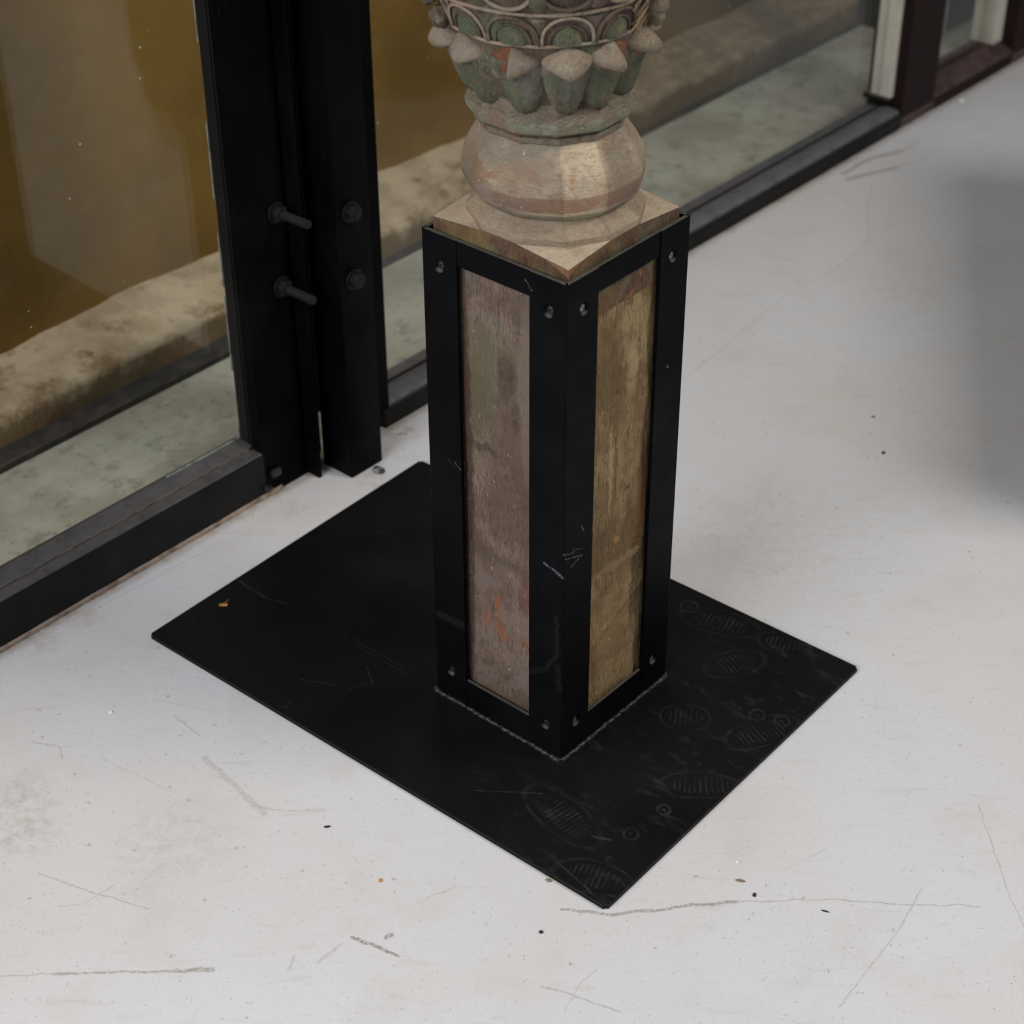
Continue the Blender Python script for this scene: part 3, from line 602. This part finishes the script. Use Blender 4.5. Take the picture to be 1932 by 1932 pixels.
W_SHAFT_R = mat_wood('ochre_weathered_wood', (162, 139, 100), (82, 61, 39), (206, 182, 138),
    [((146, 124, 84), 7, .5, .12, .7, (.42, .66, .08)), ((104, 76, 48), 9, .50, .08, .75, None), ((172, 144, 102), 6, .5, .1, .5, (.0, .25, .06))], (30, 30, 3.0), bump=1.0, axis=1,
    blobs=((.022, .500, .010, .036, (176, 152, 116), .95), (-.006, .47, .013, .045, (112, 80, 50), .75), (.026, .580, .008, .012, (168, 146, 104), .8), (-.030, .53, .018, .05, (112, 96, 60), .6), (.042, .19, .008, .07, (64, 52, 36), .8), (.048, .34, .006, .10, (108, 66, 36), .85),
        (.006, .270, .006, .005, (186, 132, 68), .9), (.022, .335, .005, .005, (60, 46, 30), .9), (-.002, .375, .0025, .055, (92, 66, 46), .8), (-.012, .375, .003, .06, (196, 174, 136), .8), (.006, .37, .003, .05, (176, 152, 112), .6), (.012, .235, .05, .006, (168, 142, 106), .5), (.0, .40, .05, .10, (132, 112, 78), .3)))
W_TOP = mat_wood('pale_worn_wood', (140, 125, 104), (88, 71, 56), (178, 161, 138),
    [((150, 132, 120), 11, .55, .1, .6, None), ((112, 118, 98), 20, .62, .06, .5, None), ((126, 92, 70), 26, .64, .05, .6, None)], (9, 9, 22), bump=.3, gk=.45)
W_CHIP = mat_wood('chipped_orange_brown_wood', (142, 104, 78), (92, 62, 44), (172, 136, 108), [], (60, 60, 8), bump=.7)
W_CUT = mat_wood('pale_cut_wood', (180, 163, 140), (132, 112, 92), (204, 188, 165), [((140, 122, 100), 30, .6, .06, .5, None)], (30, 8, 30), bump=.3, gk=.5)
W_SIDE = mat_wood('raw_brown_wood_edge', (98, 74, 58), (58, 42, 30), (128, 102, 80),
    [((104, 112, 86), 24, .56, .06, .7, None), ((140, 112, 64), 12, .55, .1, .5, None), ((180, 120, 80), 30, .64, .05, .6, None)], (40, 40, 4), bump=.8)
W_BULB = mat_wood('striped_paint_worn_bulb', (164, 150, 126), (92, 73, 56), (198, 183, 158),
    [((112, 74, 50), 16, .42, .10, .85, (.713, .733, .004)), ((92, 98, 80), 20, .36, .12, .85, (.690, .711, .004)), ((104, 92, 86), 8, .48, .08, .7, None), ((112, 76, 48), 10, .56, .05, .75, None), ((96, 102, 80), 12, .60, .06, .6, None), ((128, 98, 76), 15, .56, .08, .6, None), ((118, 124, 104), 22, .58, .08, .5, (.75, .8, .01))], (8, 8, 50), bump=.3, gk=.6)
W_RING = mat_wood('green_paint_worn_ring', (110, 102, 86), (70, 59, 49), (142, 136, 114),
    [((100, 106, 86), 12, .42, .1, .75, (.794, .808, .004)), ((112, 84, 66), 26, .58, .06, .7, None), ((126, 138, 118), 24, .58, .06, .55, (.785, .811, .003)), ((104, 86, 82), 14, .5, .08, .6, (.810, .84, .004))], (10, 10, 40), bump=.4)
W_PETAL = mat_wood('dark_green_worn_petal', (82, 80, 64), (44, 40, 32), (118, 114, 94),
    [((74, 88, 66), 24, .52, .08, .7, None), ((112, 104, 102), 20, .56, .07, .6, None), ((120, 84, 60), 28, .60, .06, .6, None)], (30, 30, 6), bump=.5)
W_TIP = mat_wood('pale_mauve_petal_tip', (118, 105, 88), (68, 57, 50), (156, 141, 120),
    [((126, 112, 110), 22, .54, .08, .7, None), ((128, 124, 100), 26, .58, .07, .6, None)], (14, 14, 14), bump=.4, gk=.55)
W_BROKEN = mat_wood('fresh_broken_wood', (112, 72, 50), (74, 46, 32), (136, 94, 68), [((150, 120, 92), 30, .6, .06, .5, None)], (40, 40, 10), bump=.7)
W_FIBRE = mat_wood('splintered_pale_wood', (156, 134, 104), (106, 80, 56), (184, 162, 130), [((150, 96, 60), 40, .6, .05, .6, None)], (60, 60, 8), bump=.6)
W_CUP = mat_wood('mauve_brown_carved_wood', (84, 72, 60), (48, 39, 33), (118, 102, 86),
    [((108, 86, 80), 18, .52, .09, .6, None), ((92, 104, 84), 24, .56, .06, .6, None), ((154, 136, 114), 26, .60, .05, .6, None)], (26, 26, 8), bump=.5)
W_LEAF = mat_wood('mid_green_worn_leaf', (78, 79, 60), (44, 40, 31), (128, 130, 104), [((126, 110, 88), 24, .58, .06, .6, None), ((68, 76, 56), 18, .5, .08, .7, None)], (30, 30, 8), bump=.5)
W_CORD = mat_wood('pale_cord_moulding', (140, 124, 105), (96, 80, 67), (166, 150, 130), [((128, 138, 118), 24, .58, .06, .6, None), ((120, 86, 62), 30, .62, .06, .6, None)], (20, 20, 30), bump=.3)

pil = empty('carved_pillar', (ST.x, ST.y, .006), SA)
tag(pil, 'antique carved wooden pillar with lotus petals and faceted bulb, standing in the black steel sleeve', 'pillar')
PB = .006      # pillar objects are modelled in stand heights, shifted down by this
SX, SY = .0950, .0975
# leaning head: small sideways shift with height
def lean(p):
    k = -.060 * max(0, p[2] - .675)
    if p[2] > 1.0: k = -.060 * .325
    return Vector((p[0] + k * .77, p[1] + k * .635, p[2] - PB))
def pobj(name, V, F, mat, smooth=False, tints=None, angle=None, do_lean=True):
    mb = MB(); mb.add([lean(v) if do_lean else Vector((v[0], v[1], v[2] - PB)) for v in V], F)
    m = mb.mesh(name, mat, smooth, angle)
    if tints:
        at = m.attributes.new('tint', 'FLOAT_COLOR', 'POINT')
        for i, t in enumerate(tints): at.data[i].color = (t, t, t, 1)
    return obj(name, m, pil)

# shaft faces: uneven hewn wood seen through the sleeve's openings
def shaft():
    nz, nu = 300, 56
    V = []; F = []; mi = []
    KN = ((0, .011, .5263, .016, .0048), (0, .0245, .468, .010, .0032), (0, -.01, .30, .011, .0015), (1, .022, .508, .020, .0040), (1, .026, .587, .012, .0036), (1, -.006, .475, .013, -.003), (1, .022, .341, .006, -.003), (1, .01, .17, .010, .002), (1, .040, .25, .012, -.003))
    for fi, (ax, sg) in enumerate(((1, -1), (0, 1), (1, 1), (0, -1))):
        k0 = len(V); h = SX if ax == 1 else SY; d0 = SY if ax == 1 else SX
        for j in range(nz + 1):
            z = .008 + (.642 - .008) * j / nz
            for i in range(nu + 1):
                u = -h + 2 * h * i / nu
                p = Vector((u * 22 + fi * 9, z * 4.5, fi * 3.3)); edge = min(1, (h - abs(u)) / .006)
                d = mnoise.noise(p) * .0011 + mnoise.noise(p * 3.1) * .0012 + mnoise.noise(Vector((u * 190 + fi * 7, z * 16, 1))) * .0011 + mnoise.noise(Vector((u * 130, z * 90, fi))) * .0006
                if fi == 1: d *= 1.6
                for (kf, ku, kz, kr, ka) in KN:
                    if kf == fi:
                        rr = math.hypot((u - ku) / .62, (z - kz)) / kr
                        if rr < 1.6:
                            d += ka * (math.exp(-rr * rr * 2.2) * .6 + .5 * math.exp(-((rr - .75) / .14) ** 2) - .35 * math.exp(-((rr - 1.05) / .16) ** 2)) * (1 + .4 * mnoise.noise(Vector((u * 300, z * 300, 0))))
                # old tool steps
                if fi == 0: d += .0010 * (1 if z + u * .25 > .36 else 0) - .0008 * (1 if z + u * .3 > .585 else 0) + .0009 * math.exp(-((z + u * .45 - .165) / .004) ** 2)
                if fi == 1: d += -.0012 * (1 if z - u * .4 < .155 else 0) + .0012 * math.exp(-((z - u * .5 - .158) / .0035) ** 2)
                d = max(-.004, min(d, .0036 if ax == 1 else .0022)) * edge - .0016
                o = (d0 + d) * sg
                V.append((u, o, z - PB) if ax == 1 else (o, u, z - PB))
        for j in range(nz):
            for i in range(nu):
                q = k0 + j * (nu + 1) + i; f = (q, q + 1, q + nu + 2, q + nu + 1)
                F.append(f); mi.append(fi % 2)
    m = me('shaft', V, F, W_SHAFT_L, True); m.materials.append(W_SHAFT_R); m.polygons.foreach_set('material_index', mi)
    bm = bmesh.new(); bm.from_mesh(m); bmesh.ops.remove_doubles(bm, verts=bm.verts, dist=.0004); bmesh.ops.recalc_face_normals(bm, faces=bm.faces)
    for ed in bm.edges:
        if len(ed.link_faces) == 2 and ed.calc_face_angle(0) > 1.0: ed.smooth = False
    bm.to_mesh(m); bm.free()
    return obj('shaft', m, pil)
shaft()

# polygon ring of 12 corners, one corner over each corner of the square
AZ = [math.radians(-45 + 30 * k) for k in range(12)]
def p12(apo, z, sy=1.0):
    R = apo / math.cos(math.radians(15)); return [(R * math.cos(a), R * math.sin(a) * sy, z) for a in AZ]
# plinth: square block with broached corners rising into the 12-sided collar
def plinth():
    zb, zc, zp, zp2 = .600, .6755, .6825, .6905
    P = p12(.0945, zp); hx, hy = SX, .0955
    rn = random.Random(5)
    cor = [(hx, -hy), (hx, hy), (-hx, hy), (-hx, -hy)]            # matches ring corners 0, 3, 6, 9
    V = [(x, y, zb) for x, y in cor] + [(x, y, zc + rn.uniform(-.001, .001)) for x, y in cor] + P
    F = []
    for i in range(4):
        j = (i + 1) % 4; r0 = 8 + 3 * i
        F.append((i, j, 4 + j, 8 + (3 * i + 2) % 12, 8 + 3 * i + 1, 4 + i))          # side wall up to the ring
    F.append((0, 3, 2, 1))
    # push the two ring corners of each side onto the wall plane
    for i in range(4):
        for k in (3 * i + 1, 3 * i + 2):
            x, y, z = V[8 + k % 12]; s = (hx if i in (0, 2) else hy)
            if i == 0: x = hx
            if i == 1: y = hy
            if i == 2: x = -hx
            if i == 3: y = -hy
            V[8 + k % 12] = (x, y, z)
    pobj('plinth', V, F, W_SIDE, do_lean=True)
    G = []; T = []
    VV = []; FF = []
    for i in range(4):                                              # broach facets, a little dished
        r = 3 * i; a, b_, c = 8 + (r - 1) % 12, 8 + r, 8 + (r + 1) % 12
        A_, B_, C_, D_ = (Vector(V[k]) for k in (a, b_, c, 4 + i)); k0 = len(VV)
        mid = (A_ + C_ + D_) / 3 + Vector((0, 0, -.0012)); B2 = B_ + Vector((0, 0, -.0025))
        for (p, q) in ((A_, B2), (B2, C_), (C_, D_), (D_, A_)):
            k = len(VV); VV += [p, q, mid]; FF.append((k, k + 1, k + 2))
        k = len(VV); VV += [A_, B_, B2]; FF.append((k, k + 1, k + 2)); k = len(VV); VV += [B_, C_, B2]; FF.append((k, k + 1, k + 2))
    pobj('corner_broach', VV, FF, W_CUT)
    # raw chipped wood at the front corner, on both side walls
    rr = random.Random(4); VV = []; FF = []; o = .0005; zt = V[4][2]
    for sd in (0, 1):
        k0 = len(VV); n = 9
        for i in range(n):
            t = i / (n - 1) * .030; zz = zt + t * .09
            p = (hx + o - t, -hy - o) if sd == 0 else (hx + o, -hy - o + t * .8)
            VV += [(p[0], p[1], zz), (p[0], p[1], zz - max(.0012, .0125 * (1 - (t / .031) ** .8)) * rr.uniform(.75, 1.2))]
        FF += [(k0 + 2 * i, k0 + 2 * i + 1, k0 + 2 * i + 3, k0 + 2 * i + 2) for i in range(n - 1)]
    pobj('chipped_corner', VV, FF, W_CHIP)
    return V
plinth()

def facets(name, prof, mat, tint_seed, var=.12, sub=4, bulge=0.0, warp=.0008, tl=None, groove=.0002, gd=.2, angle=None):
    """12-sided lathe whose facets keep sharp vertical arrises; prof is (apothem, z)"""
    V = []; F = []; T = []; rn = random.Random(tint_seed)
    for k in range(12):
        t = rn.uniform(-var, var) if tl is None else tl.get(k, rn.uniform(-var, var))
        k0 = len(V); a0, a1 = AZ[k], AZ[(k + 1) % 12]
        for (r, z) in prof:
            Rr = r / math.cos(math.radians(15)); p0 = Vector((Rr * math.cos(a0), Rr * math.sin(a0), z)); p1 = Vector((Rr * math.cos(a1), Rr * math.sin(a1), z))
            fs = [0, .035, .10] + [.10 + .8 * q / sub for q in range(1, sub)] + [.90, .965, 1]
            for i, f in enumerate(fs):
                p = p0.lerp(p1, f); rad = Vector((p.x, p.y, 0)).normalized()
                p = p + rad * (bulge * 4 * f * (1 - f)) + mnoise.noise_vector(p * 26) * warp + mnoise.noise_vector(p * 70) * warp * .4
                if f in (0, 1): p = p - rad * groove
                V.append(p); T.append(t - (gd if f in (0, 1) else gd * .25 if f in (.035, .965) else 0))
        n = len(fs)
        for j in range(len(prof) - 1):
            for i in range(n - 1): q = k0 + j * n + i; F.append((q, q + 1, q + n + 1, q + n))
    return pobj(name, V, F, mat, True, T, angle)
def smooth_prof(pts, n=5):
    out = []
    P = [pts[0]] + pts + [pts[-1]]
    for i in range(1, len(P) - 2):
        for k in range(n):
            t = k / n; q = []
            for d in (0, 1):
                a, b_, c, e_ = (P[i + o][d] for o in (-1, 0, 1, 2))
                q.append(.5 * (2 * b_ + (c - a) * t + (2 * a - 5 * b_ + 4 * c - e_) * t * t + (-a + 3 * b_ - 3 * c + e_) * t ** 3))
            out.append(tuple(q))
    out.append(pts[-1]); return out
facets('collar', [(.0938, .6700), (.0944, .6815), (.0950, .6895), (.0935, .6915), (.0885, .6955), (.0845, .699), (.081, .703), (.079, .708)], W_TOP, 2, .10, warp=.0005, angle=28, gd=.34)
# facet k spans from ring corner k to k+1; facet 0 is the one right of the front corner, 11 left of it
BT = {0: .20, 11: .02, 1: -.18, 10: -.09, 9: -.24, 2: -.16}
facets('bulb', smooth_prof([(.0750, .7030), (.0830, .7075), (.0910, .7165), (.0952, .7290), (.0958, .7410), (.0936, .7530), (.0880, .7650), (.0815, .7760), (.0760, .7860), (.0735, .7920)]), W_BULB, 4, .08, sub=5, bulge=.0016, warp=.0006, tl=BT)
facets('neck_ring', [(.0700, .7880), (.0775, .7890), (.0790, .7905), (.0795, .7945), (.0785, .7960), (.0755, .7970), (.0757, .7985), (.0805, .8000), (.0845, .8020), (.0862, .8040), (.0868, .8120), (.0858, .8150), (.0815, .8195), (.0765, .8240), (.0735, .8300)], W_RING, 7, .10, sub=3, warp=.0007, angle=32)
# the cup the petals sit on, and the band above
def rcup(z):
    T = ((.82, .070), (.84, .0775), (.86, .088), (.88, .0965), (.90, .1015), (.92, .1065), (.94, .1115), (.96, .1185), (.98, .126), (1.0, .131), (1.03, .128))
    if z <= T[0][0]: return T[0][1]
    for (a, ra), (b_, rb) in zip(T, T[1:]):
        if z <= b_: return ra + (rb - ra) * (z - a) / (b_ - a)
    return T[-1][1]
def round_lathe(name, prof, mat, n=72, warp=.001):
    V = []; F = []
    for r, z in prof:
        for k in range(n):
            a = 2 * PI * k / n; p = Vector((r * math.cos(a), r * math.sin(a), z)); V.append(p + mnoise.noise_vector(p * 30) * warp)
    for j in range(len(prof) - 1): F += [(j * n + k, j * n + (k + 1) % n, (j + 1) * n + (k + 1) % n, (j + 1) * n + k) for k in range(n)]
    F += [tuple(range(n))[::-1], tuple(range((len(prof) - 1) * n, len(prof) * n))]
    return pobj(name, V, F, mat, angle=50)
round_lathe('cup', [(rcup(z / 1000), z / 1000) for z in range(822, 1031, 8)], W_CUP)
for zc, rr, off in ((.9035, .0019, .0015), (.9385, .0020, .0012)):
    pts = [(math.cos(a) * (rcup(zc) + off), math.sin(a) * (rcup(zc) + off), zc + .0012 * mnoise.noise(Vector((math.cos(a) * 3, math.sin(a) * 3, zc * 40)))) for a in [2 * PI * k / 96 for k in range(97)]]
    mb = MB().tube(pts, [rr * (1 + .3 * mnoise.noise(Vector((k * .4, zc * 90, 0)))) for k in range(97)], 7)
    pobj('cord_moulding', mb.v, mb.f, W_CORD, True)

# lotus petals: leaf body with mid rib, and a blunt curled tip on top
def petal(az, seed, broken=False, tipk=1.0):
    rn = random.Random(seed); nv, nu = 22, 14
    PR = [(0, .8215, .0785, .26), (.05, .8235, .0830, .46), (.14, .831, .0895, .62), (.32, .846, .0955, .78), (.5, .860, .1005, .90), (.68, .872, .1045, 1.0), (.82, .880, .1080, .98), (1, .888, .1095, .92)]
    def at(t):
        for a, b_ in zip(PR, PR[1:]):
            if t <= b_[0]:
                f = (t - a[0]) / (b_[0] - a[0]); return [a[i] + (b_[i] - a[i]) * f for i in (1, 2, 3)]
        return list(PR[-1][1:])
    hw = .0245; V = []; F = []
    def P(r, lat, z):
        a = az; p = Vector((r * math.cos(a) - lat * math.sin(a), r * math.sin(a) + lat * math.cos(a), z))
        return p + mnoise.noise_vector(p * 45 + Vector((seed, 0, 0))) * .0012 + mnoise.noise_vector(p * 120) * .0004
    for j in range(nv + 1):
        z, r, w = at(j / nv)
        for i in range(nu + 1):
            u = -1 + 2 * i / nu; lat = u * hw * w * (1 + .12 * (z - .826) / .06)
            rb = rcup(z) - .002; base = math.sqrt(max(1e-6, rb * rb - lat * lat))
            d = (r - rb) * (1 - abs(u) ** 2.4) ** .6 + .0016 * math.exp(-(u / .12) ** 2) - .0010 * math.exp(-((abs(u) - .35) / .2) ** 2)
            V.append(P(base + max(0, d), lat, z))
    n = nu + 1
    for j in range(nv):
        for i in range(nu): q = j * n + i; F.append((q, q + 1, q + n + 1, q + n))
    tb = rn.uniform(-.08, .06)
    body = pobj('petal', V, F, W_PETAL, True, [tb + .34 * max(0, (abs(-1 + 2 * (i % (nu + 1)) / nu) - .6) / .4) for i in range(len(V))])
    # tip: overhanging hood
    V = []; F = []; m = 16
    HP = [(.1040, .8730, .80), (.1120, .8715, .92), (.1180, .8725, 1.02), (.1215, .8765, 1.08), (.1225, .8815, 1.08), (.1190, .8885, 1.0), (.1120, .8955, .86), (.1030, .9010, .66)]
    cut = rn.uniform(-.3, .3)
    for (r, z, w) in HP:
        r = .104 + (r - .104) * tipk
        for i in range(m + 1):
            u = max(-1, min(1, -1 + 2 * (i - 1) / (m - 2))); lat = u * hw * .98 * w
            rb = rcup(z) - .003; base = math.sqrt(rb * rb - lat * lat); prof = (.22 + .48 * (1 - abs(u)) ** .8 + .30 * (1 - abs(u) ** 2.2) ** .55) if 0 < i < m else 0
            d = (r - rb) * prof; zz = z + abs(u) ** 1.6 * (.010 - .016 * (z - .8715) / .0295)
            if broken and u * math.copysign(1, cut) > .05: d *= .62
            V.append(P(base + d, lat, zz))
    n = m + 1
    for j in range(len(HP) - 1):
        for i in range(m): q = j * n + i; F.append((q, q + 1, q + n + 1, q + n))
    t = pobj('tip', V, F, W_TIP, True, [rn.uniform(-.1, .14)] * len(V))
    if broken:
        t.data.materials.append(W_BROKEN)
        for p in t.data.polygons:
            if (p.index % m) * 2 / m - 1 > .1 if cut > 0 else (p.index % m) * 2 / m - 1 < -.1: p.material_index = 1
    mw = t.parent; t.parent = body
FRONT = math.radians(-39)
for k in range(12):
    petal(FRONT + math.radians(30 * k + {10: -5, 0: 1.5, 1: -1}.get(k, 0)), 11 + k, broken=(k in (1, 2, 11)), tipk={11: .9, 9: 1.05, 10: .75, 2: 1.1, 1: 1.0}.get(k, .95))

# band of scale arches with little leaves between the two cords, and hanging scallops above
def on_cup(a, z, off=0.0): r = rcup(z) + off; return Vector((r * math.cos(a), r * math.sin(a), z))
for k in range(12):
    az = FRONT + math.radians(30 * k + 1.5); hw = math.radians(14.2)
    pts = [on_cup(az + hw * math.cos(t), .9045 + .0300 * math.sin(t) ** .8, .0022) for t in [PI * i / 20 for i in range(21)]]
    mb = MB().tube(pts, .0018, 6, Vector((math.cos(az), math.sin(az), 0))); pobj('arch_rim', mb.v, mb.f, W_CUP if k % 2 else W_CORD, True)
    pts = [on_cup(az + hw * .72 * math.cos(t), .9045 + .0215 * math.sin(t) ** .8, .0010) for t in [PI * i / 20 for i in range(21)]]
    mb = MB().tube(pts, .0011, 6, Vector((math.cos(az), math.sin(az), 0))); pobj('arch_rim', mb.v, mb.f, W_CUP, True)
    V = []; F = []
    for j in range(9):
        for i in range(9):
            u = -1 + i / 4; v = j / 8; w = math.sqrt(max(0, 1 - v ** 1.7))
            V.append(on_cup(az + hw * .60 * u * w, .905 + .0200 * v, .0065 * max(0, (1 - u * u)) ** .5 * (1 - v * .6) - .0005))
    for j in range(8):
        for i in range(8): q = j * 9 + i; F.append((q, q + 1, q + 10, q + 9))
    pobj('leaf', V, F, W_LEAF, True, [.05] * len(V))
    # spandrel darts between arches
    a2 = az + math.radians(15)
    V = [on_cup(a2, .912, .001), on_cup(a2 - .075, .934, .001), on_cup(a2, .9345, .0035), on_cup(a2 + .075, .934, .001)]
    pobj('dart', V, [(0, 1, 2), (0, 2, 3)], W_CUP)
    # upper tier: hanging scallops with a bead
    pts = [on_cup(az + hw * math.cos(t), .977 - .0330 * math.sin(t) ** .8, .0030) for t in [PI * i / 20 for i in range(21)]]
    mb = MB().tube(pts, .0022, 6, Vector((math.cos(az), math.sin(az), 0))); pobj('scallop_rim', mb.v, mb.f, W_CORD if k % 2 else W_CUP, True)
    pts = [on_cup(az + hw * .6 * math.cos(t), .977 - .0200 * math.sin(t) ** .8, .0025) for t in [PI * i / 20 for i in range(21)]]
    mb = MB().tube(pts, .0016, 6, Vector((math.cos(az), math.sin(az), 0))); pobj('scallop_rim', mb.v, mb.f, W_CUP, True)
    V = []; F = []
    for j in range(9):
        for i in range(9):
            u = -1 + i / 4; v = j / 8; w = math.sin(PI * (.12 + .88 * v) ** .7)
            V.append(on_cup(a2 + .085 * u * w, .9425 + .034 * v, .0105 * max(0, (1 - u * u)) ** .5 * math.sin(PI * (.1 + .8 * v)) - .0005))
    for j in range(8):
        for i in range(8): q = j * 9 + i; F.append((q, q + 1, q + 10, q + 9))
    pobj('leaf', V, F, W_LEAF if k % 3 else W_CUP, True, [.05] * len(V))
# knobs that jut out of the rim on both sides
for a, z, r, m_ in ((62, .925, .012, W_TIP), (75, .900, .010, W_TIP), (-84, .935, .012, W_CUP), (-78, .912, .010, W_CUP)):
    az = FRONT + math.radians(a); p = on_cup(az, z, .010); V = []; F = []
    for j in range(9):
        for i in range(12):
            th, ph = PI * j / 8, 2 * PI * i / 12; d = Vector((math.sin(th) * math.cos(ph), math.sin(th) * math.sin(ph), 1.15 * math.cos(th)))
            V.append(p + d * r * (1 + .35 * mnoise.noise(d * 1.7 + p * 40)))
    for j in range(8): F += [(j * 12 + i, j * 12 + (i + 1) % 12, (j + 1) * 12 + (i + 1) % 12, (j + 1) * 12 + i) for i in range(12)]
    pobj('knob', V, F, m_, True)
# splintered fibres on the broken side
rn = random.Random(8); mb = MB()
for i in range(34):
    az = FRONT + math.radians(rn.uniform(44, 74)); z = rn.uniform(.905, .965); a = on_cup(az, z, rn.uniform(.002, .007)); L = rn.uniform(.018, .042)
    t = Vector((-math.sin(az), math.cos(az), 0)) * rn.uniform(.3, .9) + Vector((0, 0, rn.uniform(.5, 1))) + Vector((math.cos(az), math.sin(az), 0)) * .35
    t.normalize(); w = rn.uniform(.0009, .0022)
    mb.tube([a - t * L * .5, a, a + t * L * .5], [w * .6, w, w * .2], 5)
fo = pobj('splintered_fibres', mb.v, mb.f, W_FIBRE); fo['kind'] = 'stuff'
# capital top and the upper shaft that runs on out of the picture
facets('abacus', [(.128, 1.028), (.136, 1.034), (.138, 1.05), (.128, 1.058), (.100, 1.066), (.088, 1.08)], W_TOP, 9)
facets('upper_shaft', [(.086, 1.075), (.083, 1.3), (.080, 1.7), (.078, 2.4)], W_SHAFT_L, 10, sub=2)

# ------------------------------------------------------------------ small debris on the floor
def crumb(name, loc, size, mat, label, cat, seed, rz=0.0, group=None):
    rn = random.Random(seed); bm = bmesh.new(); bmesh.ops.create_icosphere(bm, subdivisions=2, radius=1)
    for v in bm.verts:
        k = 1 + .35 * mnoise.noise(v.co * 1.3 + Vector((seed, 0, 0))); v.co = Vector((v.co.x * size[0] * k, v.co.y * size[1] * k, max(-.55, v.co.z * k) * size[2]))
    z0 = min(v.co.z for v in bm.verts)
    for v in bm.verts: v.co.z -= z0
    m = bpy.data.meshes.new(name); bm.to_mesh(m); bm.free(); m.materials.append(mat)
    return tag(obj(name, m, None, loc, rz), label, cat, group or 'specks of debris on the floor')
BLK = mat_simple('black_grit', (34, 34, 34), .7); ORN = mat_simple('orange_crumb', (196, 140, 66), .7); WHT = mat_simple('white_crumb', (236, 234, 228), .6); BRN = mat_simple('brown_chip', (134, 112, 84), .8)
crumb('paint_chip', (-.221, 1.615, 0), (.0042, .0016, .0010), BLK, 'black elongated chip on the floor left of the plate\'s long front edge', 'chip', 1, .1)
crumb('crumb', (-.153, 1.528, 0), (.0022, .0028, .0016), ORN, 'orange crumb on the pale floor below the base plate', 'crumb', 2)
crumb('pebble', (.030, 1.449, 0), (.0026, .0022, .0016), BLK, 'round black pebble on the floor below the plate\'s near corner', 'pebble', 3)
crumb('wood_chip', (.259, 1.525, 0), (.0056, .0020, .0014), BRN, 'grey-brown curled chip right of the plate\'s near corner', 'chip', 4, -.3)
crumb('grit', (.273, 1.503, 0), (.0020, .0030, .0016), BLK, 'black grit beside the long curved scratch, near the brown chip', 'grit', 5)
crumb('splinter', (.350, 1.478, 0), (.0050, .0009, .0009), BLK, 'thin dark splinter on the floor under the curved scratch at right', 'splinter', 6, -.35)
crumb('crumb', (.259, 1.554, 0), (.0022, .0018, .0014), WHT, 'white crumb right of the plate\'s near corner, above the brown chip', 'crumb', 7)
crumb('crumb', (-.512, 1.821, 0), (.0024, .0020, .0015), WHT, 'white crumb on the floor left of the plate\'s left corner', 'crumb', 8)
crumb('grit', (.567, 2.408, 0), (.0030, .0030, .0020), BLK, 'larger black grit on the open floor right of the pillar', 'grit', 9)
crumb('grit', (.568, 2.511, 0), (.0034, .0026, .0014), BRN, 'small brownish grit on the open floor just beyond the black one', 'grit', 10)
crumb('wood_chip', (.040, 1.527, 0), (.0040, .0022, .0014), BRN, 'brown chip touching the plate\'s front edge near its lowest corner', 'chip', 11, -.5)
crumb('crumb', (.948, 3.742, 0), (.0060, .0035, .0030), WHT, 'white flake on the floor before the far brown window sill', 'crumb', 12)
nt = empty('loose_nut', (-.203, 2.368, 0)); tag(nt, 'bright metal nut lying on the floor at the foot of the column', 'nut')
MB().lathe((0, 0, 0), (0, .12, 1), [(.0052, 0), (.0062, .0008), (.0062, .0052), (.0052, .0060), (.0030, .0060), (.0026, .0030)], 6).build('body', SCREW, nt)
MB().lathe((.004, -.002, 0), (.1, 0, 1), [(.0085, 0), (.0088, .0006), (.0085, .0014), (.0030, .0014)], 18).build('washer', SCREW, nt, angle=40)
lf = empty('dry_leaf_scrap', (*(Matrix.Rotation(math.radians(-39.85), 2) @ Vector((-.352, -.164)) + Vector((-.0173, 1.934))), .0062))
tag(lf, 'small dry orange-brown leaf scrap on the left of the base plate', 'leaf')
MB().tube([(-.007, 0, .001), (-.002, .001, .0016), (.003, .006, .001), (.005, .012, .001)], [.0010, .0009, .0007, .0004], 6).build('stem', BRN, lf)
MB().add([(-.007, -.002, .0002), (-.002, -.004, .001), (.004, -.003, .0004), (.005, .001, .0014), (0, .0022, .0008), (-.006, .002, .0012)], [(0, 1, 4, 5), (1, 2, 3, 4)]).build('blade', ORN, lf)
